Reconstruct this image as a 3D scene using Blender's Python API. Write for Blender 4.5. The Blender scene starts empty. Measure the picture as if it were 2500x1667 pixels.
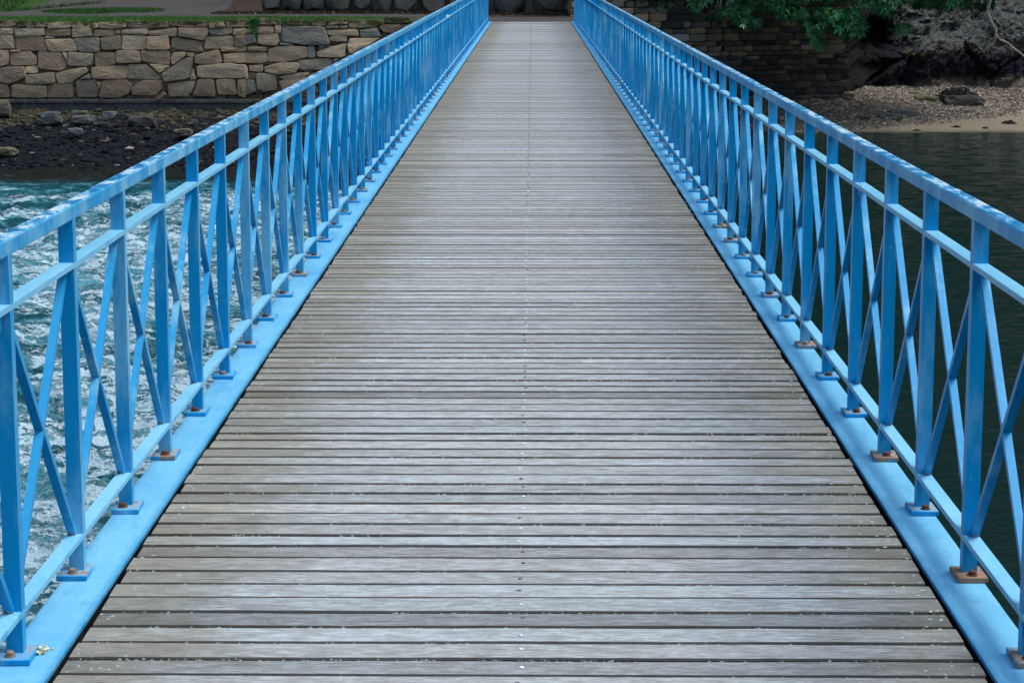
import bpy, bmesh, math, random
import numpy as np
from mathutils import Vector, Matrix, noise as mnoise
random.seed(7); rng = np.random.default_rng(7)
R = math.radians
scene = bpy.context.scene
# ------------------------------------------------------------------ camera, world, sun
CAM = Vector((0.024, 0.0, 1.65)); PITCH = R(9.64); YAW = R(0.512); FPX = 5450.0
cam = bpy.data.cameras.new("camera"); cam.sensor_width = 36; cam.lens = FPX/2500*36
cam.clip_start = 0.1; cam.clip_end = 2000
camo = bpy.data.objects.new("camera", cam); scene.collection.objects.link(camo)
camo.location = CAM; camo.rotation_euler = (math.pi/2-PITCH, 0, YAW)
scene.camera = camo
scene.render.resolution_x = 1024; scene.render.resolution_y = 682
SUN_EL, SUN_AZ = R(60), R(98)          # azimuth from +Y clockwise
world = bpy.data.worlds.new("World"); scene.world = world; world.use_nodes = True
wn = world.node_tree; bg = wn.nodes['Background']
sky = wn.nodes.new('ShaderNodeTexSky'); sky.sky_type = 'NISHITA'; sky.sun_disc = False
sky.sun_elevation = SUN_EL; sky.sun_rotation = SUN_AZ; sky.dust_density = 3.0; sky.air_density = 1.0
hz_ = wn.nodes.new('ShaderNodeMix'); hz_.data_type = 'RGBA'; hz_.blend_type = 'MULTIPLY'; hz_.inputs[0].default_value = 1
hz_.inputs[7].default_value = (.94, 1.03, 1.0, 1)      # thin overcast: a greener, less violet sky
wn.links.new(sky.outputs[0], hz_.inputs[6]); wn.links.new(hz_.outputs[2], bg.inputs[0]); bg.inputs[1].default_value = 0.15
sun = bpy.data.lights.new("sun", 'SUN'); sun.energy = 1.2; sun.angle = R(25); sun.color = (1, .98, .92)
suno = bpy.data.objects.new("sun", sun); scene.collection.objects.link(suno)
sd = Vector((math.sin(SUN_AZ)*math.cos(SUN_EL), math.cos(SUN_AZ)*math.cos(SUN_EL), math.sin(SUN_EL)))
suno.rotation_euler = sd.to_track_quat('Z', 'Y').to_euler()
scene.view_settings.view_transform = 'Standard'; scene.view_settings.look = 'None'
scene.view_settings.exposure = 0.74; scene.view_settings.gamma = 1.0

# ------------------------------------------------------------------ helpers
_rot = camo.rotation_euler.to_matrix()
def ray(px, py):
    return (_rot @ Vector(((px-1250)/FPX, -(py-833.5)/FPX, -1))).normalized()
def atD(px, py, D):                        # photograph pixel -> point on the plane y = D
    r = ray(px, py); return CAM + r*(D/r.y)
def atZ(px, py, z):
    r = ray(px, py); return CAM + r*((z-CAM.z)/r.z)

def _h(ix, iy, s):
    n = (ix*374761393 + iy*668265263 + s*974634777) & 0xffffffff
    n = ((n ^ (n >> 13))*1274126177) & 0xffffffff
    n = ((n ^ (n >> 15))*2246822519) & 0xffffffff
    return ((n ^ (n >> 16)) & 0xffffff)/float(0xffffff)
def vn(x, y, s=0):
    x = np.asarray(x, float); y = np.asarray(y, float)
    ix = np.floor(x).astype(np.int64); iy = np.floor(y).astype(np.int64)
    fx = x-ix; fy = y-iy; fx = fx*fx*fx*(fx*(fx*6-15)+10); fy = fy*fy*fy*(fy*(fy*6-15)+10)
    a = _h(ix, iy, s); b = _h(ix+1, iy, s); c = _h(ix, iy+1, s); d = _h(ix+1, iy+1, s)
    return (a+(b-a)*fx)*(1-fy)+(c+(d-c)*fx)*fy
def fbm(x, y, s=0, o=4, g=.5):
    t = 0; a = 1; n = 0
    for i in range(o):
        t = t+a*vn(x*2**i+i*17.3, y*2**i-i*9.1, s+i); n += a; a *= g
    return t/n
def ridge(x, y, s=0, o=4, g=.5):
    t = 0; a = 1; n = 0
    for i in range(o):
        t = t+a*(1-np.abs(2*vn(x*2**i+i*7.7, y*2**i+i*3.1, s+i)-1)); n += a; a *= g
    return t/n
def voro(x, y, s=0):
    x = np.asarray(x, float); y = np.asarray(y, float)
    ix = np.floor(x).astype(np.int64); iy = np.floor(y).astype(np.int64)
    f1 = np.full(x.shape, 9.); f2 = np.full(x.shape, 9.); cid = np.zeros(x.shape); dx = np.zeros(x.shape); dy = np.zeros(x.shape)
    for i in (-1, 0, 1):
        for j in (-1, 0, 1):
            jx, jy = ix+i, iy+j
            ax = x-(jx+_h(jx, jy, s)); ay = y-(jy+_h(jx, jy, s+50)); d = np.hypot(ax, ay)
            m = d < f1
            f2 = np.where(m, f1, np.minimum(f2, d)); cid = np.where(m, _h(jx, jy, s+99), cid)
            dx = np.where(m, ax, dx); dy = np.where(m, ay, dy); f1 = np.where(m, d, f1)
    return f1, f2, cid, dx, dy
def sstep(a, b, x):
    t = np.clip((x-a)/(b-a), 0, 1); return t*t*(3-2*t)

def link(name, me, mat, parent=None):
    if mat is not None: me.materials.append(mat)
    o = bpy.data.objects.new(name, me); scene.collection.objects.link(o)
    if parent: o.parent = parent
    return o
def tag(o, label=None, cat=None, group=None, kind=None):
    if label: o['label'] = label
    if cat: o['category'] = cat
    if group: o['group'] = group
    if kind: o['kind'] = kind
    return o
def empty(name, loc=(0, 0, 0)):
    o = bpy.data.objects.new(name, None); o.empty_display_size = .2; scene.collection.objects.link(o); o.location = loc; return o
class MB:
    def __init__(s): s.v = []; s.f = []; s.c = []
    def add(s, vs, fs, col=(.5, .5, .5)):
        b = len(s.v); s.v += [tuple(v) for v in vs]; s.f += [tuple(i+b for i in f) for f in fs]
        s.c += [(*col, 1)]*len(vs)
    def box(s, x0, x1, y0, y1, z0, z1, col=(.5, .5, .5), ch=0):
        if ch:
            vs = []; 
            for z, k in ((z0, ch), (z0+ch, 0), (z1-ch, 0), (z1, ch)):
                for (a, b) in ((x0, y0), (x1, y0), (x1, y1), (x0, y1)):
                    sx = k if a == x0 else -k; sy = k if b == y0 else -k
                    vs.append((a+sx, b+sy, z))
            fs = [(3, 2, 1, 0), (12, 13, 14, 15)]
            for l in range(3):
                for i in range(4):
                    j = (i+1) % 4; fs.append((l*4+i, l*4+j, l*4+4+j, l*4+4+i))
            s.add(vs, fs, col); return
        s.add([(x0, y0, z0), (x1, y0, z0), (x1, y1, z0), (x0, y1, z0), (x0, y0, z1), (x1, y0, z1), (x1, y1, z1), (x0, y1, z1)],
              [(3, 2, 1, 0), (4, 5, 6, 7), (0, 1, 5, 4), (1, 2, 6, 5), (2, 3, 7, 6), (3, 0, 4, 7)], col)
    def tube(s, pts, rad, n=6, col=(.5, .5, .5)):
        vs = []; fs = []; N = len(pts)
        for i, p in enumerate(pts):
            p = Vector(p); d = (Vector(pts[min(i+1, N-1)])-Vector(pts[max(i-1, 0)])).normalized()
            a = d.cross(Vector((0, .9, .3))); a.normalize(); b = d.cross(a)
            r = rad[i] if hasattr(rad, '__len__') else rad
            for k in range(n):
                t = 2*math.pi*k/n; vs.append(p+a*math.cos(t)*r+b*math.sin(t)*r)
        for i in range(N-1):
            for k in range(n):
                k2 = (k+1) % n; fs.append((i*n+k, i*n+k2, i*n+n+k2, i*n+n+k))
        fs.append(tuple(range(n))[::-1]); fs.append(tuple((N-1)*n+k for k in range(n)))
        s.add(vs, fs, col)
    def mesh(s, name, smooth=False):
        me = bpy.data.meshes.new(name); me.from_pydata(s.v, [], s.f); 
        ca = me.color_attributes.new('tint', 'FLOAT_COLOR', 'POINT')
        ca.data.foreach_set('color', np.array(s.c, dtype=np.float32).ravel())
        if smooth: me.polygons.foreach_set('use_smooth', [True]*len(me.polygons))
        me.update(); return me
    def build(s, name, mat, parent=None, smooth=False): return link(name, s.mesh(name, smooth), mat, parent)
def grid_mesh(name, P, col=None, smooth=True, flip=False):      # P: (n,m,3)
    n, m = P.shape[:2]; idx = np.arange(n*m).reshape(n, m)
    q = np.stack([idx[:-1, :-1], idx[1:, :-1], idx[1:, 1:], idx[:-1, 1:]], -1).reshape(-1, 4)
    if flip: q = q[:, ::-1]
    me = bpy.data.meshes.new(name); me.vertices.add(n*m); me.vertices.foreach_set('co', P.astype(np.float32).ravel())
    me.loops.add(q.size); me.loops.foreach_set('vertex_index', q.astype(np.int32).ravel())
    me.polygons.add(len(q)); me.polygons.foreach_set('loop_start', np.arange(0, q.size, 4, dtype=np.int32))
    me.polygons.foreach_set('loop_total', np.full(len(q), 4, dtype=np.int32))
    me.update(calc_edges=True); me.validate()
    me.polygons.foreach_set('use_smooth', [smooth]*len(me.polygons))
    if col is not None:
        ca = me.color_attributes.new('tint', 'FLOAT_COLOR', 'POINT')
        c = np.ones((n*m, 4), np.float32); c[:, :3] = col.reshape(-1, 3); ca.data.foreach_set('color', c.ravel())
    return me

# ------------------------------------------------------------------ materials
class NT:
    def __init__(s, name, rough=.7, spec=.5):
        s.m = bpy.data.materials.new(name); s.m.use_nodes = True; s.t = s.m.node_tree
        s.b = s.t.nodes['Principled BSDF']; s.b.inputs['Roughness'].default_value = rough
        s.b.inputs['Specular IOR Level'].default_value = spec
        s.pos = s.n('ShaderNodeNewGeometry'); s._tc = None
    def n(s, t, **k):
        x = s.t.nodes.new(t)
        for a, b in k.items(): setattr(x, a, b)
        return x
    def l(s, a, b): s.t.links.new(a, b)
    def setin(s, sock, v):
        if isinstance(v, bpy.types.NodeSocket): s.l(v, sock)
        elif isinstance(v, (tuple, list)) and len(v) == 3 and sock.type == 'RGBA': sock.default_value = (*v, 1)
        else: sock.default_value = v
    def P(s, sc=(1, 1, 1), rot=(0, 0, 0), vec=None):
        m = s.n('ShaderNodeMapping'); s.l(vec or s.pos.outputs['Position'], m.inputs[0]); m.inputs['Scale'].default_value = sc
        m.inputs['Rotation'].default_value = rot; return m.outputs[0]
    def noise(s, scale, det=4, rough=.55, vec=None, dist=0, col=False):
        x = s.n('ShaderNodeTexNoise'); s.l(vec or s.pos.outputs['Position'], x.inputs['Vector'])
        x.inputs['Scale'].default_value = scale; x.inputs['Detail'].default_value = det; x.inputs['Roughness'].default_value = rough
        x.inputs['Distortion'].default_value = dist; return x.outputs[1 if col else 0]
    def vor(s, scale, vec=None, feat='F1', out='Distance', rnd=1):
        x = s.n('ShaderNodeTexVoronoi'); x.feature = feat; s.l(vec or s.pos.outputs['Position'], x.inputs['Vector'])
        x.inputs['Scale'].default_value = scale; x.inputs['Randomness'].default_value = rnd; return x.outputs[out]
    def ramp(s, v, a, b, lo=0., hi=1.):
        x = s.n('ShaderNodeMapRange'); x.interpolation_type = 'SMOOTHSTEP'; s.setin(x.inputs[0], v)
        for i, q in enumerate((a, b, lo, hi)): x.inputs[i+1].default_value = q
        return x.outputs[0]
    def math(s, op, a, b=0.):
        x = s.n('ShaderNodeMath', operation=op); s.setin(x.inputs[0], a); s.setin(x.inputs[1], b); return x.outputs[0]
    def mix(s, f, a, b, mode='MIX'):
        x = s.n('ShaderNodeMix', data_type='RGBA', blend_type=mode); s.setin(x.inputs[0], f)
        s.setin(x.inputs[6], a); s.setin(x.inputs[7], b); return x.outputs[2]
    def tint(s):
        x = s.n('ShaderNodeVertexColor'); x.layer_name = 'tint'; return x.outputs[0]
    def sep(s, v, i):
        x = s.n('ShaderNodeSeparateXYZ'); s.l(v, x.inputs[0]); return x.outputs[i]
    def px(s, i): return s.sep(s.pos.outputs['Position'], i)
    def nz(s): return s.sep(s.pos.outputs['Normal'], 2)
    def color(s, c): s.setin(s.b.inputs['Base Color'], c); return s
    def rough(s, r): s.setin(s.b.inputs['Roughness'], r); return s
    def bump(s, h, dist=.01, st=1., prev=None):
        x = s.n('ShaderNodeBump'); s.l(h, x.inputs['Height']); x.inputs['Distance'].default_value = dist; x.inputs['Strength'].default_value = st
        if prev: s.l(prev, x.inputs['Normal'])
        s.l(x.outputs[0], s.b.inputs['Normal']); return x.outputs[0]

def paint_mat(name, fade=.0, wear=0., rustattr=False, shine=.35, grime=False):
    m = NT(name, shine, .3)
    n1 = m.noise(3.1, 5, .6); n2 = m.noise(38, 4, .7); nb = m.noise(0.9, 2)
    deep = m.mix(n2, (.0, .23, .54), (.0, .32, .68))
    pale = m.mix(n2, (.11, .47, .72), (.36, .66, .83))
    st = m.noise(7, 5, .65, vec=m.P((1, 1, .25)))
    f = m.ramp(m.math('ADD', st, m.math('MULTIPLY', nb, .35)), .68-fade*.3, .95-fade*.3, 0, .75)
    up = m.ramp(m.nz(), .6, .95)
    upf = m.math('MULTIPLY', up, m.ramp(n1, .2, .75, .25+fade*.5, .6+fade*.5))
    c = m.mix(m.math('MAXIMUM', f, upf), deep, pale)
    if wear:
        w = m.noise(9, 6, .8, vec=m.P((2.2, .8, 1.5))); w2 = m.noise(55, 3, .7)
        ww = m.math('MULTIPLY', m.math('ADD', m.math('MULTIPLY', w, .8), m.math('MULTIPLY', w2, .25)), 1.)
        c = m.mix(m.math('MULTIPLY', m.ramp(ww, .545, .56, 0, wear), up), c, (.66, .72, .76))
        c = m.mix(m.math('MULTIPLY', m.ramp(ww, .525, .50, 0, .95), up), c, (.004, .15, .36))
        g = m.noise(16, 5, .7, vec=m.P((1, 1.4, .35)))
        c = m.mix(m.math('MULTIPLY', m.ramp(g, .56, .72, 0, .55), m.math('SUBTRACT', 1., up)), c, (.36, .42, .40))
        r = m.noise(5.3, 6, .75)
        c = m.mix(m.ramp(r, .68, .73, 0, .75), c, (.30, .15, .08))
    chip = m.math('MULTIPLY', m.ramp(m.vor(30), .11, .07), m.ramp(m.noise(2.4, 4, .7), .52, .62))
    c = m.mix(m.math('MULTIPLY', chip, .6), c, (.40, .44, .46))
    if grime:
        g1 = m.noise(2.2, 6, .75, vec=m.P((3, .55, 1))); g2 = m.noise(7, 6, .8, vec=m.P((1.6, .7, 1)))
        c = m.mix(m.ramp(g1, .47, .7, 0, .5), c, (.02, .25, .56)); c = m.mix(m.ramp(g2, .56, .70, 0, .4), c, (.10, .25, .36))
        c = m.mix(m.ramp(m.noise(11, 5, .75), .66, .72, 0, .5), c, (.26, .24, .17))
        e = m.ramp(m.math('ADD', m.math('ABSOLUTE', m.px(0)), m.math('MULTIPLY', m.noise(12, 4, .7), .02)), 1.135, 1.112)
        c = m.mix(m.math('MULTIPLY', e, .5), c, (.015, .20, .42))
    if rustattr:
        a = m.n('ShaderNodeAttribute', attribute_type='OBJECT', attribute_name='rust').outputs['Fac']
        rn = m.noise(22, 5, .7)
        rf = m.ramp(m.math('ADD', rn, a), .93, 1.02)
        rc = m.mix(m.noise(60, 4, .7), (.20, .085, .045), (.36, .26, .19))
        top = m.math('MULTIPLY', up, m.ramp(m.math('ADD', m.noise(15, 4, .7), a), .66, .95, 0, .6))
        c = m.mix(top, c, (.40, .36, .30))
        c = m.mix(rf, c, rc)
        m.rough(m.mix(rf, (shine,)*3, (.85,)*3))
    m.color(c); m.bump(n2, .0006, .6)
    return m.m
M = {}
M['paint'] = paint_mat('blue_paint', .2)
M['brace'] = paint_mat('blue_brace_paint', .15)
M['paintrail'] = paint_mat('blue_handrail_paint', .35, .85)
M['paintbar'] = paint_mat('blue_bar_paint', 1.0, 0)
M['paintplate'] = paint_mat('blue_base_plate_paint', .1, 0, True)
M['strip'] = paint_mat('blue_edge_strip_paint', .62, grime=True)
# weathered planks
m = NT('weathered_wood', .85, .12)
t = m.tint(); X = m.px(0)
gr = m.noise(1, 8, .78, vec=m.P((17, 150, 90)), dist=.6); gr2 = m.noise(1, 6, .75, vec=m.P((5, 55, 40)), dist=1.)
blot = m.noise(2.3, 5, .7, vec=m.P((.55, 2.6, 1))); fine = m.noise(140, 3, .7)
c = m.mix(m.ramp(gr, .38, .62), (.195, .208, .214), (.48, .51, .53))
c = m.mix(m.ramp(gr2, .48, .62, 0, .6), c, (.20, .19, .185))
mott = m.noise(9, 7, .8, vec=m.P((1., 2.2, 1))); c = m.mix(m.ramp(mott, .48, .56, 0, .4), c, (.19, .18, .17))
c = m.mix(m.ramp(blot, .5, .75, 0, .3), c, (.50, .53, .57))
ax = m.math('ABSOLUTE', X)
edge = m.ramp(m.math('ADD', m.math('ADD', ax, m.ramp(X, 0, -1.1, 0, .14)), m.math('MULTIPLY', m.math('SUBTRACT', m.noise(3.1, 6, .75, vec=m.P((.7, 2.0, 1))), .5), 1.7)), .66, 1.12)
olive = m.mix(m.noise(9, 4, .7), (.075, .065, .062), (.235, .22, .15))
wk = m.math('MULTIPLY', m.ramp(ax, .85, .35), m.ramp(m.noise(1.7, 5, .75, vec=m.P((.8, 1.6, 1))), .35, .62))
c = m.mix(m.math('MULTIPLY', wk, .06), c, (.60, .645, .69))
c = m.mix(m.math('MULTIPLY', edge, .66), c, m.mix(1., olive, m.mix(gr, (.6, .6, .6), (1.7, 1.7, 1.7)), 'MULTIPLY'))
c = m.mix(1., c, t, 'MULTIPLY')
sp = m.vor(38); spm = m.noise(2.2, 3, .6)
lm = m.math('MULTIPLY', m.ramp(sp, .17, .12), m.math('MULTIPLY', m.ramp(spm, .5, .62), m.ramp(ax, .55, 1.0)))
c = m.mix(m.math('MULTIPLY', lm, .85), c, (.55, .58, .56))
cr = m.noise(1, 6, .72, vec=m.P((4, 110, 60)), dist=.5)
c = m.mix(m.ramp(cr, .60, .66, 0, .85), c, (.05, .045, .045))
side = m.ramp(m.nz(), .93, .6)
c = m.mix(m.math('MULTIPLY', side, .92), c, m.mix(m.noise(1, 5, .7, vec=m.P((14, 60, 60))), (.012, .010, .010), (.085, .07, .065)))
m.color(c); m.rough(.85); m.bump(m.math('ADD', gr, m.math('MULTIPLY', fine, .3)), .0022, .9)
M['wood'] = m.m
def simple(name, c1, c2, sc, rough=.8, bd=.01, det=5, spec=.12, tint=False, vec=None, rg=.65):
    m = NT(name, rough, spec); n = m.noise(sc, det, rg, vec=m.P(vec) if vec else None)
    c = m.mix(m.ramp(n, .3, .7), c1, c2)
    if tint: c = m.mix(1., c, m.tint(), 'MULTIPLY')
    m.color(c); m.bump(m.noise(sc*2.5, det, .7), bd, 1.); return m
M['weld'] = simple('weathered_weld', (.16, .22, .28), (.38, .34, .30), 60, .8, .001).m
M['dark'] = simple('dark_steel', (.01, .012, .015), (.03, .03, .032), 8).m
m = NT('rusty_bolt', .85, .2); rnd = m.n('ShaderNodeObjectInfo').outputs['Random']; a = m.noise(90, 5, .7)
c = m.mix(a, (.04, .02, .016), (.20, .085, .045)); c = m.mix(m.ramp(rnd, .55, .75, 0, .75), c, m.mix(a, (.20, .16, .13), (.36, .30, .25)))
m.color(c); m.bump(a, .002, 1.); M['rust'] = m.m
M['screw'] = simple('galvanised_screw', (.55, .58, .62), (.8, .82, .85), 60, .35, .0005).m
M['dullscrew'] = simple('dull_screw', (.06, .06, .065), (.20, .20, .21), 60, .6, .0005).m
M['lichen'] = simple('lichen', (.20, .25, .22), (.46, .52, .47), 60, .9, .002, tint=True).m
# masonry of the left wall
m = NT('granite_block', .9, .12); t = m.tint()
a = m.noise(3.5, 5, .7); b = m.noise(28, 5, .75); cc = m.noise(1.3, 3, .6)
c = m.mix(b, (.55, .54, .53), (1.35, 1.32, 1.3)); c = m.mix(1., t, c, 'MULTIPLY'); c = m.mix(1., c, (1.12, 1.03, .93), 'MULTIPLY')
c = m.mix(m.ramp(a, .5, .72, 0, .5), c, (.34, .29, .165))
c = m.mix(m.ramp(cc, .52, .72, 0, .3), c, (.20, .21, .215))
c = m.mix(m.ramp(m.noise(16, 3, .7), .66, .74, 0, .8), c, (.48, .49, .46))
mz = m.math('ADD', m.px(2), m.math('MULTIPLY', m.math('SUBTRACT', m.noise(2.1, 5, .75), .5), .9))
c = m.mix(m.ramp(mz, -.12, .02, 0, .9), c, m.mix(m.noise(9, 4), (.035, .025, .012), (.075, .085, .02)))
c = m.mix(m.ramp(mz, -1.5, -2.1, 0, .55), c, (.09, .07, .055))
m.color(c); m.bump(m.noise(8, 8, .8), .10, 1.); M['granite'] = m.m
# dark coursed wall on the right
m = NT('dark_masonry', .9, .08); t = m.tint(); b = m.noise(14, 5, .75)
c = m.mix(1., t, m.mix(b, (.45, .45, .45), (1.5, 1.5, 1.5)), 'MULTIPLY'); c = m.mix(1., c, (1.9, 1.75, 1.6), 'MULTIPLY')
z = m.math('ADD', m.px(2), m.math('MULTIPLY', m.noise(1.4, 4, .7), .7))
c = m.mix(m.ramp(z, -.85, -1.2, 0, .6), c, (.022, .022, .028))
eff = m.math('MULTIPLY', m.ramp(m.noise(5, 6, .8), .54, .62), m.math('MULTIPLY', m.ramp(z, -1.15, -.8), m.ramp(z, .1, -.35)))
c = m.mix(m.math('MULTIPLY', eff, .55), c, (.30, .26, .22))
c = m.mix(m.ramp(m.noise(3.1, 6, .8), .62, .68, 0, .55), c, (.26, .26, .26))
m.color(c); m.bump(b, .03, 1.); M['masonry'] = m.m
M['mortar'] = simple('dark_mortar', (.03, .025, .02), (.09, .075, .06), 12, .9, .02).m  # dark joints and soil behind the stones
m = NT('wet_concrete', .6, .4); a = m.noise(1, 5, .7, vec=m.P((.7, 1, 4))); b = m.noise(7, 5, .7)
c = m.mix(a, (.03, .032, .038), (.085, .085, .088)); c = m.mix(m.ramp(m.noise(1.1, 4, .7), .55, .7, 0, .8), c, (.05, .065, .02))
c = m.mix(m.ramp(b, .52, .66, 0, .6), c, (.15, .145, .14)); c = m.mix(m.ramp(m.noise(3, 6, .8), .54, .6, 0, .7), c, (.02, .02, .022)); m.color(c); m.bump(b, .03, 1.); M['concrete'] = m.m
# foreshore with seaweed
m = NT('seaweed_foreshore', .75, .15); t = m.tint(); a = m.noise(6, 7, .8); b = m.noise(26, 5, .8)
weed = m.mix(m.ramp(b, .35, .7), (.003, .004, .008), (.022, .023, .028))
stone = m.mix(a, (.035, .028, .018), (.13, .11, .07)); stone = m.mix(m.ramp(m.noise(2.3, 4, .7), .5, .6, 0, .8), stone, (.06, .08, .02))
f = m.ramp(m.math('ADD', m.sep(t, 0), m.math('MULTIPLY', m.math('SUBTRACT', a, .5), .9)), .35, .6)
c = m.mix(f, weed, m.mix(m.ramp(m.noise(3.4, 6, .8), .45, .58), stone, (.03, .026, .02)))
c = m.mix(m.ramp(m.noise(9, 3, .8), .70, .76, 0, .6), c, (.16, .17, .10))
c = m.mix(m.ramp(m.vor(5.5), .07, .05, 0, .9), c, (.42, .38, .36))
m.color(c); m.bump(m.math('ADD', b, m.noise(70, 3, .7)), .05, 1.); M['weedshore'] = m.m
# pebble beach and sand
m = NT('shingle', .85, .12); t = m.tint(); vv = m.P((1, .8, 1))
vc = m.vor(15, vec=vv, out='Color'); vd = m.vor(15, vec=vv)
pc = m.mix(m.sep(vc, 0), (.08, .062, .048), (.33, .27, .205)); pc = m.mix(m.ramp(m.sep(vc, 1), .82, .9, 0, .8), pc, (.55, .54, .50))
pc = m.mix(m.ramp(vd, .35, .62, 0, .85), pc, (.03, .026, .022))
pc = m.mix(m.ramp(m.noise(.8, 4, .7), .42, .66, 0, .45), pc, (.10, .085, .08))
sc = m.mix(m.noise(3, 6, .75, vec=m.P((.5, 1.6, 1))), (.19, .155, .115), (.28, .24, .185))
wd = m.ramp(m.noise(2.2, 6, .8, vec=m.P((.6, 1.7, 1))), .60, .68, 0, .85); sc = m.mix(wd, sc, (.10, .09, .06))
f = m.ramp(m.math('ADD', m.sep(t, 0), m.math('MULTIPLY', m.math('SUBTRACT', m.noise(1.6, 5, .7), .5), .5)), .45, .55)
c = m.mix(f, sc, pc); c = m.mix(m.sep(t, 1), c, (.05, .045, .035))
m.color(c); m.bump(vd, .05, .8); M['beach'] = m.m
# cliff
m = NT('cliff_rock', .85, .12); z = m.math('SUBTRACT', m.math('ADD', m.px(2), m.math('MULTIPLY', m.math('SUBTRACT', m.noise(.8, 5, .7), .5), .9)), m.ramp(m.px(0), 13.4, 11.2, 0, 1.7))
zb = m.math('ADD', m.px(2), m.ramp(m.px(0), 13.8, 12.0, 0, .5))
a = m.noise(5, 7, .8, vec=m.P((1, 1, 1.6), (0, .6, 0))); b = m.noise(17, 6, .8)
up = m.mix(m.ramp(a, .38, .68), (.02, .021, .020), (.19, .20, .205)); up = m.mix(m.ramp(m.noise(2.2, 6, .8), .54, .66, 0, .7), up, (.045, .055, .025)); lo = m.mix(m.ramp(a, .4, .75), (.005, .006, .012), (.045, .048, .068)); soil = m.mix(b, (.03, .022, .016), (.10, .075, .05))
c = m.mix(m.ramp(z, -1.6, -1.3), lo, up)
yl = m.math('MULTIPLY', m.ramp(m.noise(4.5, 6, .8), .56, .63), m.math('MULTIPLY', m.ramp(z, -1.85, -1.6), m.ramp(z, -1.0, -1.3)))
c = m.mix(m.math('MULTIPLY', yl, .8), c, (.24, .15, .025))
c = m.mix(m.math('MULTIPLY', m.ramp(m.px(2), -.05, .5), m.ramp(m.noise(1.6, 5, .75), .35, .55)), c, soil)
c = m.mix(m.ramp(zb, -2.2, -2.6, 0, .8), c, m.mix(b, (.12, .095, .08), (.30, .25, .215)))
c = m.mix(m.ramp(m.math('ADD', m.px(0), m.math('MULTIPLY', b, .8)), 13.7, 12.2, 0, .92), c, m.mix(b, (.004, .004, .006), (.02, .02, .024)))  # shade of the hollow beside the wall, with black algae, put into the colour
m.color(c); m.bump(m.math('ADD', a, m.math('MULTIPLY', b, .6)), .12, 1.); M['cliff'] = m.m
def stone_mat(name, lo, hi, rough=.8, moss=None):
    m = NT(name, rough, .15); a = m.noise(4, 6, .75); b = m.noise(20, 5, .75)
    c = m.mix(m.math('MULTIPLY', m.math('ADD', a, b), .5), lo, hi)
    if moss: c = m.mix(m.math('MULTIPLY', m.ramp(m.noise(2.5, 5, .7), .45, .6), m.ramp(m.nz(), .0, .6)), c, moss)
    m.color(c); m.bump(b, .05, 1.); return m.m
M['boulder'] = stone_mat('boulder_granite', (.045, .045, .045), (.17, .165, .15), moss=(.05, .06, .025))
M['greyrock'] = stone_mat('grey_rubble', (.045, .048, .05), (.17, .175, .18))
M['darkrock'] = stone_mat('dark_wet_rock', (.02, .021, .025), (.09, .085, .08), .5)
M['mossrock'] = stone_mat('mossy_rubble', (.08, .07, .055), (.20, .18, .14), moss=(.07, .10, .015))
M['brick'] = stone_mat('reddish_brick', (.16, .085, .055), (.30, .19, .14))
M['weedclump'] = stone_mat('seaweed_clump', (.004, .005, .008), (.035, .033, .03), .45)
# bank top: path, grass and soil
m = NT('bank_top_ground', .9, .08); t = m.tint(); a = m.noise(9, 6, .8); b = m.noise(2.1, 5, .7)
path = m.mix(a, (.036, .033, .034), (.105, .096, .096)); path = m.mix(m.ramp(m.vor(7), .1, .06, 0, .8), path, (.30, .29, .28))
gr_ = m.mix(a, (.012, .035, .008), (.04, .095, .018)); soil = m.mix(a, (.022, .016, .014), (.07, .05, .04))
wob = m.math('MULTIPLY', m.math('SUBTRACT', m.noise(1.1, 5, .7), .5), .5)
c = m.mix(m.ramp(m.math('ADD', m.sep(t, 0), wob), .45, .58), path, gr_)
c = m.mix(m.ramp(m.math('ADD', m.sep(t, 1), wob), .45, .58), c, soil)
m.color(c); m.bump(a, .04, 1.); M['bank'] = m.m
M['unseen_hill'] = simple('wooded_hillside', (.004, .010, .004), (.018, .034, .010)  , .6, .95, .5, spec=.0).m
def leafmat(name, c1, c2, tr=.15, rough=.45):
    m = NT(name, rough, .35); c = m.mix(m.noise(1.3, 4, .6), c1, c2); c = m.mix(1., c, m.tint(), 'MULTIPLY'); m.color(c)
    m.b.inputs['Subsurface Weight'].default_value = 0.0; return m.m
M['leaf'] = leafmat('broad_leaves', (.022, .12, .045), (.05, .21, .072))
M['leaf2'] = leafmat('small_dark_leaves', (.018, .06, .022), (.035, .11, .04))
M['grass'] = leafmat('grass_blades', (.03, .115, .02), (.07, .19, .028))
M['bark'] = simple('pale_bare_bark', (.20, .17, .14), (.48, .43, .37), 9, .8, .01).m
M['darkbark'] = simple('dark_bark', (.03, .024, .018), (.10, .08, .06), 9, .85, .02).m
M['cream'] = simple('cream_flakes', (.45, .38, .22), (.85, .80, .66), 90, .8, .002).m
M['whitetag'] = simple('white_tag', (.75, .76, .78), (.9, .9, .9), 30, .5, .001).m
M['wire'] = simple('grey_wire', (.25, .25, .26), (.5, .5, .5), 50, .4, .001).m
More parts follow.
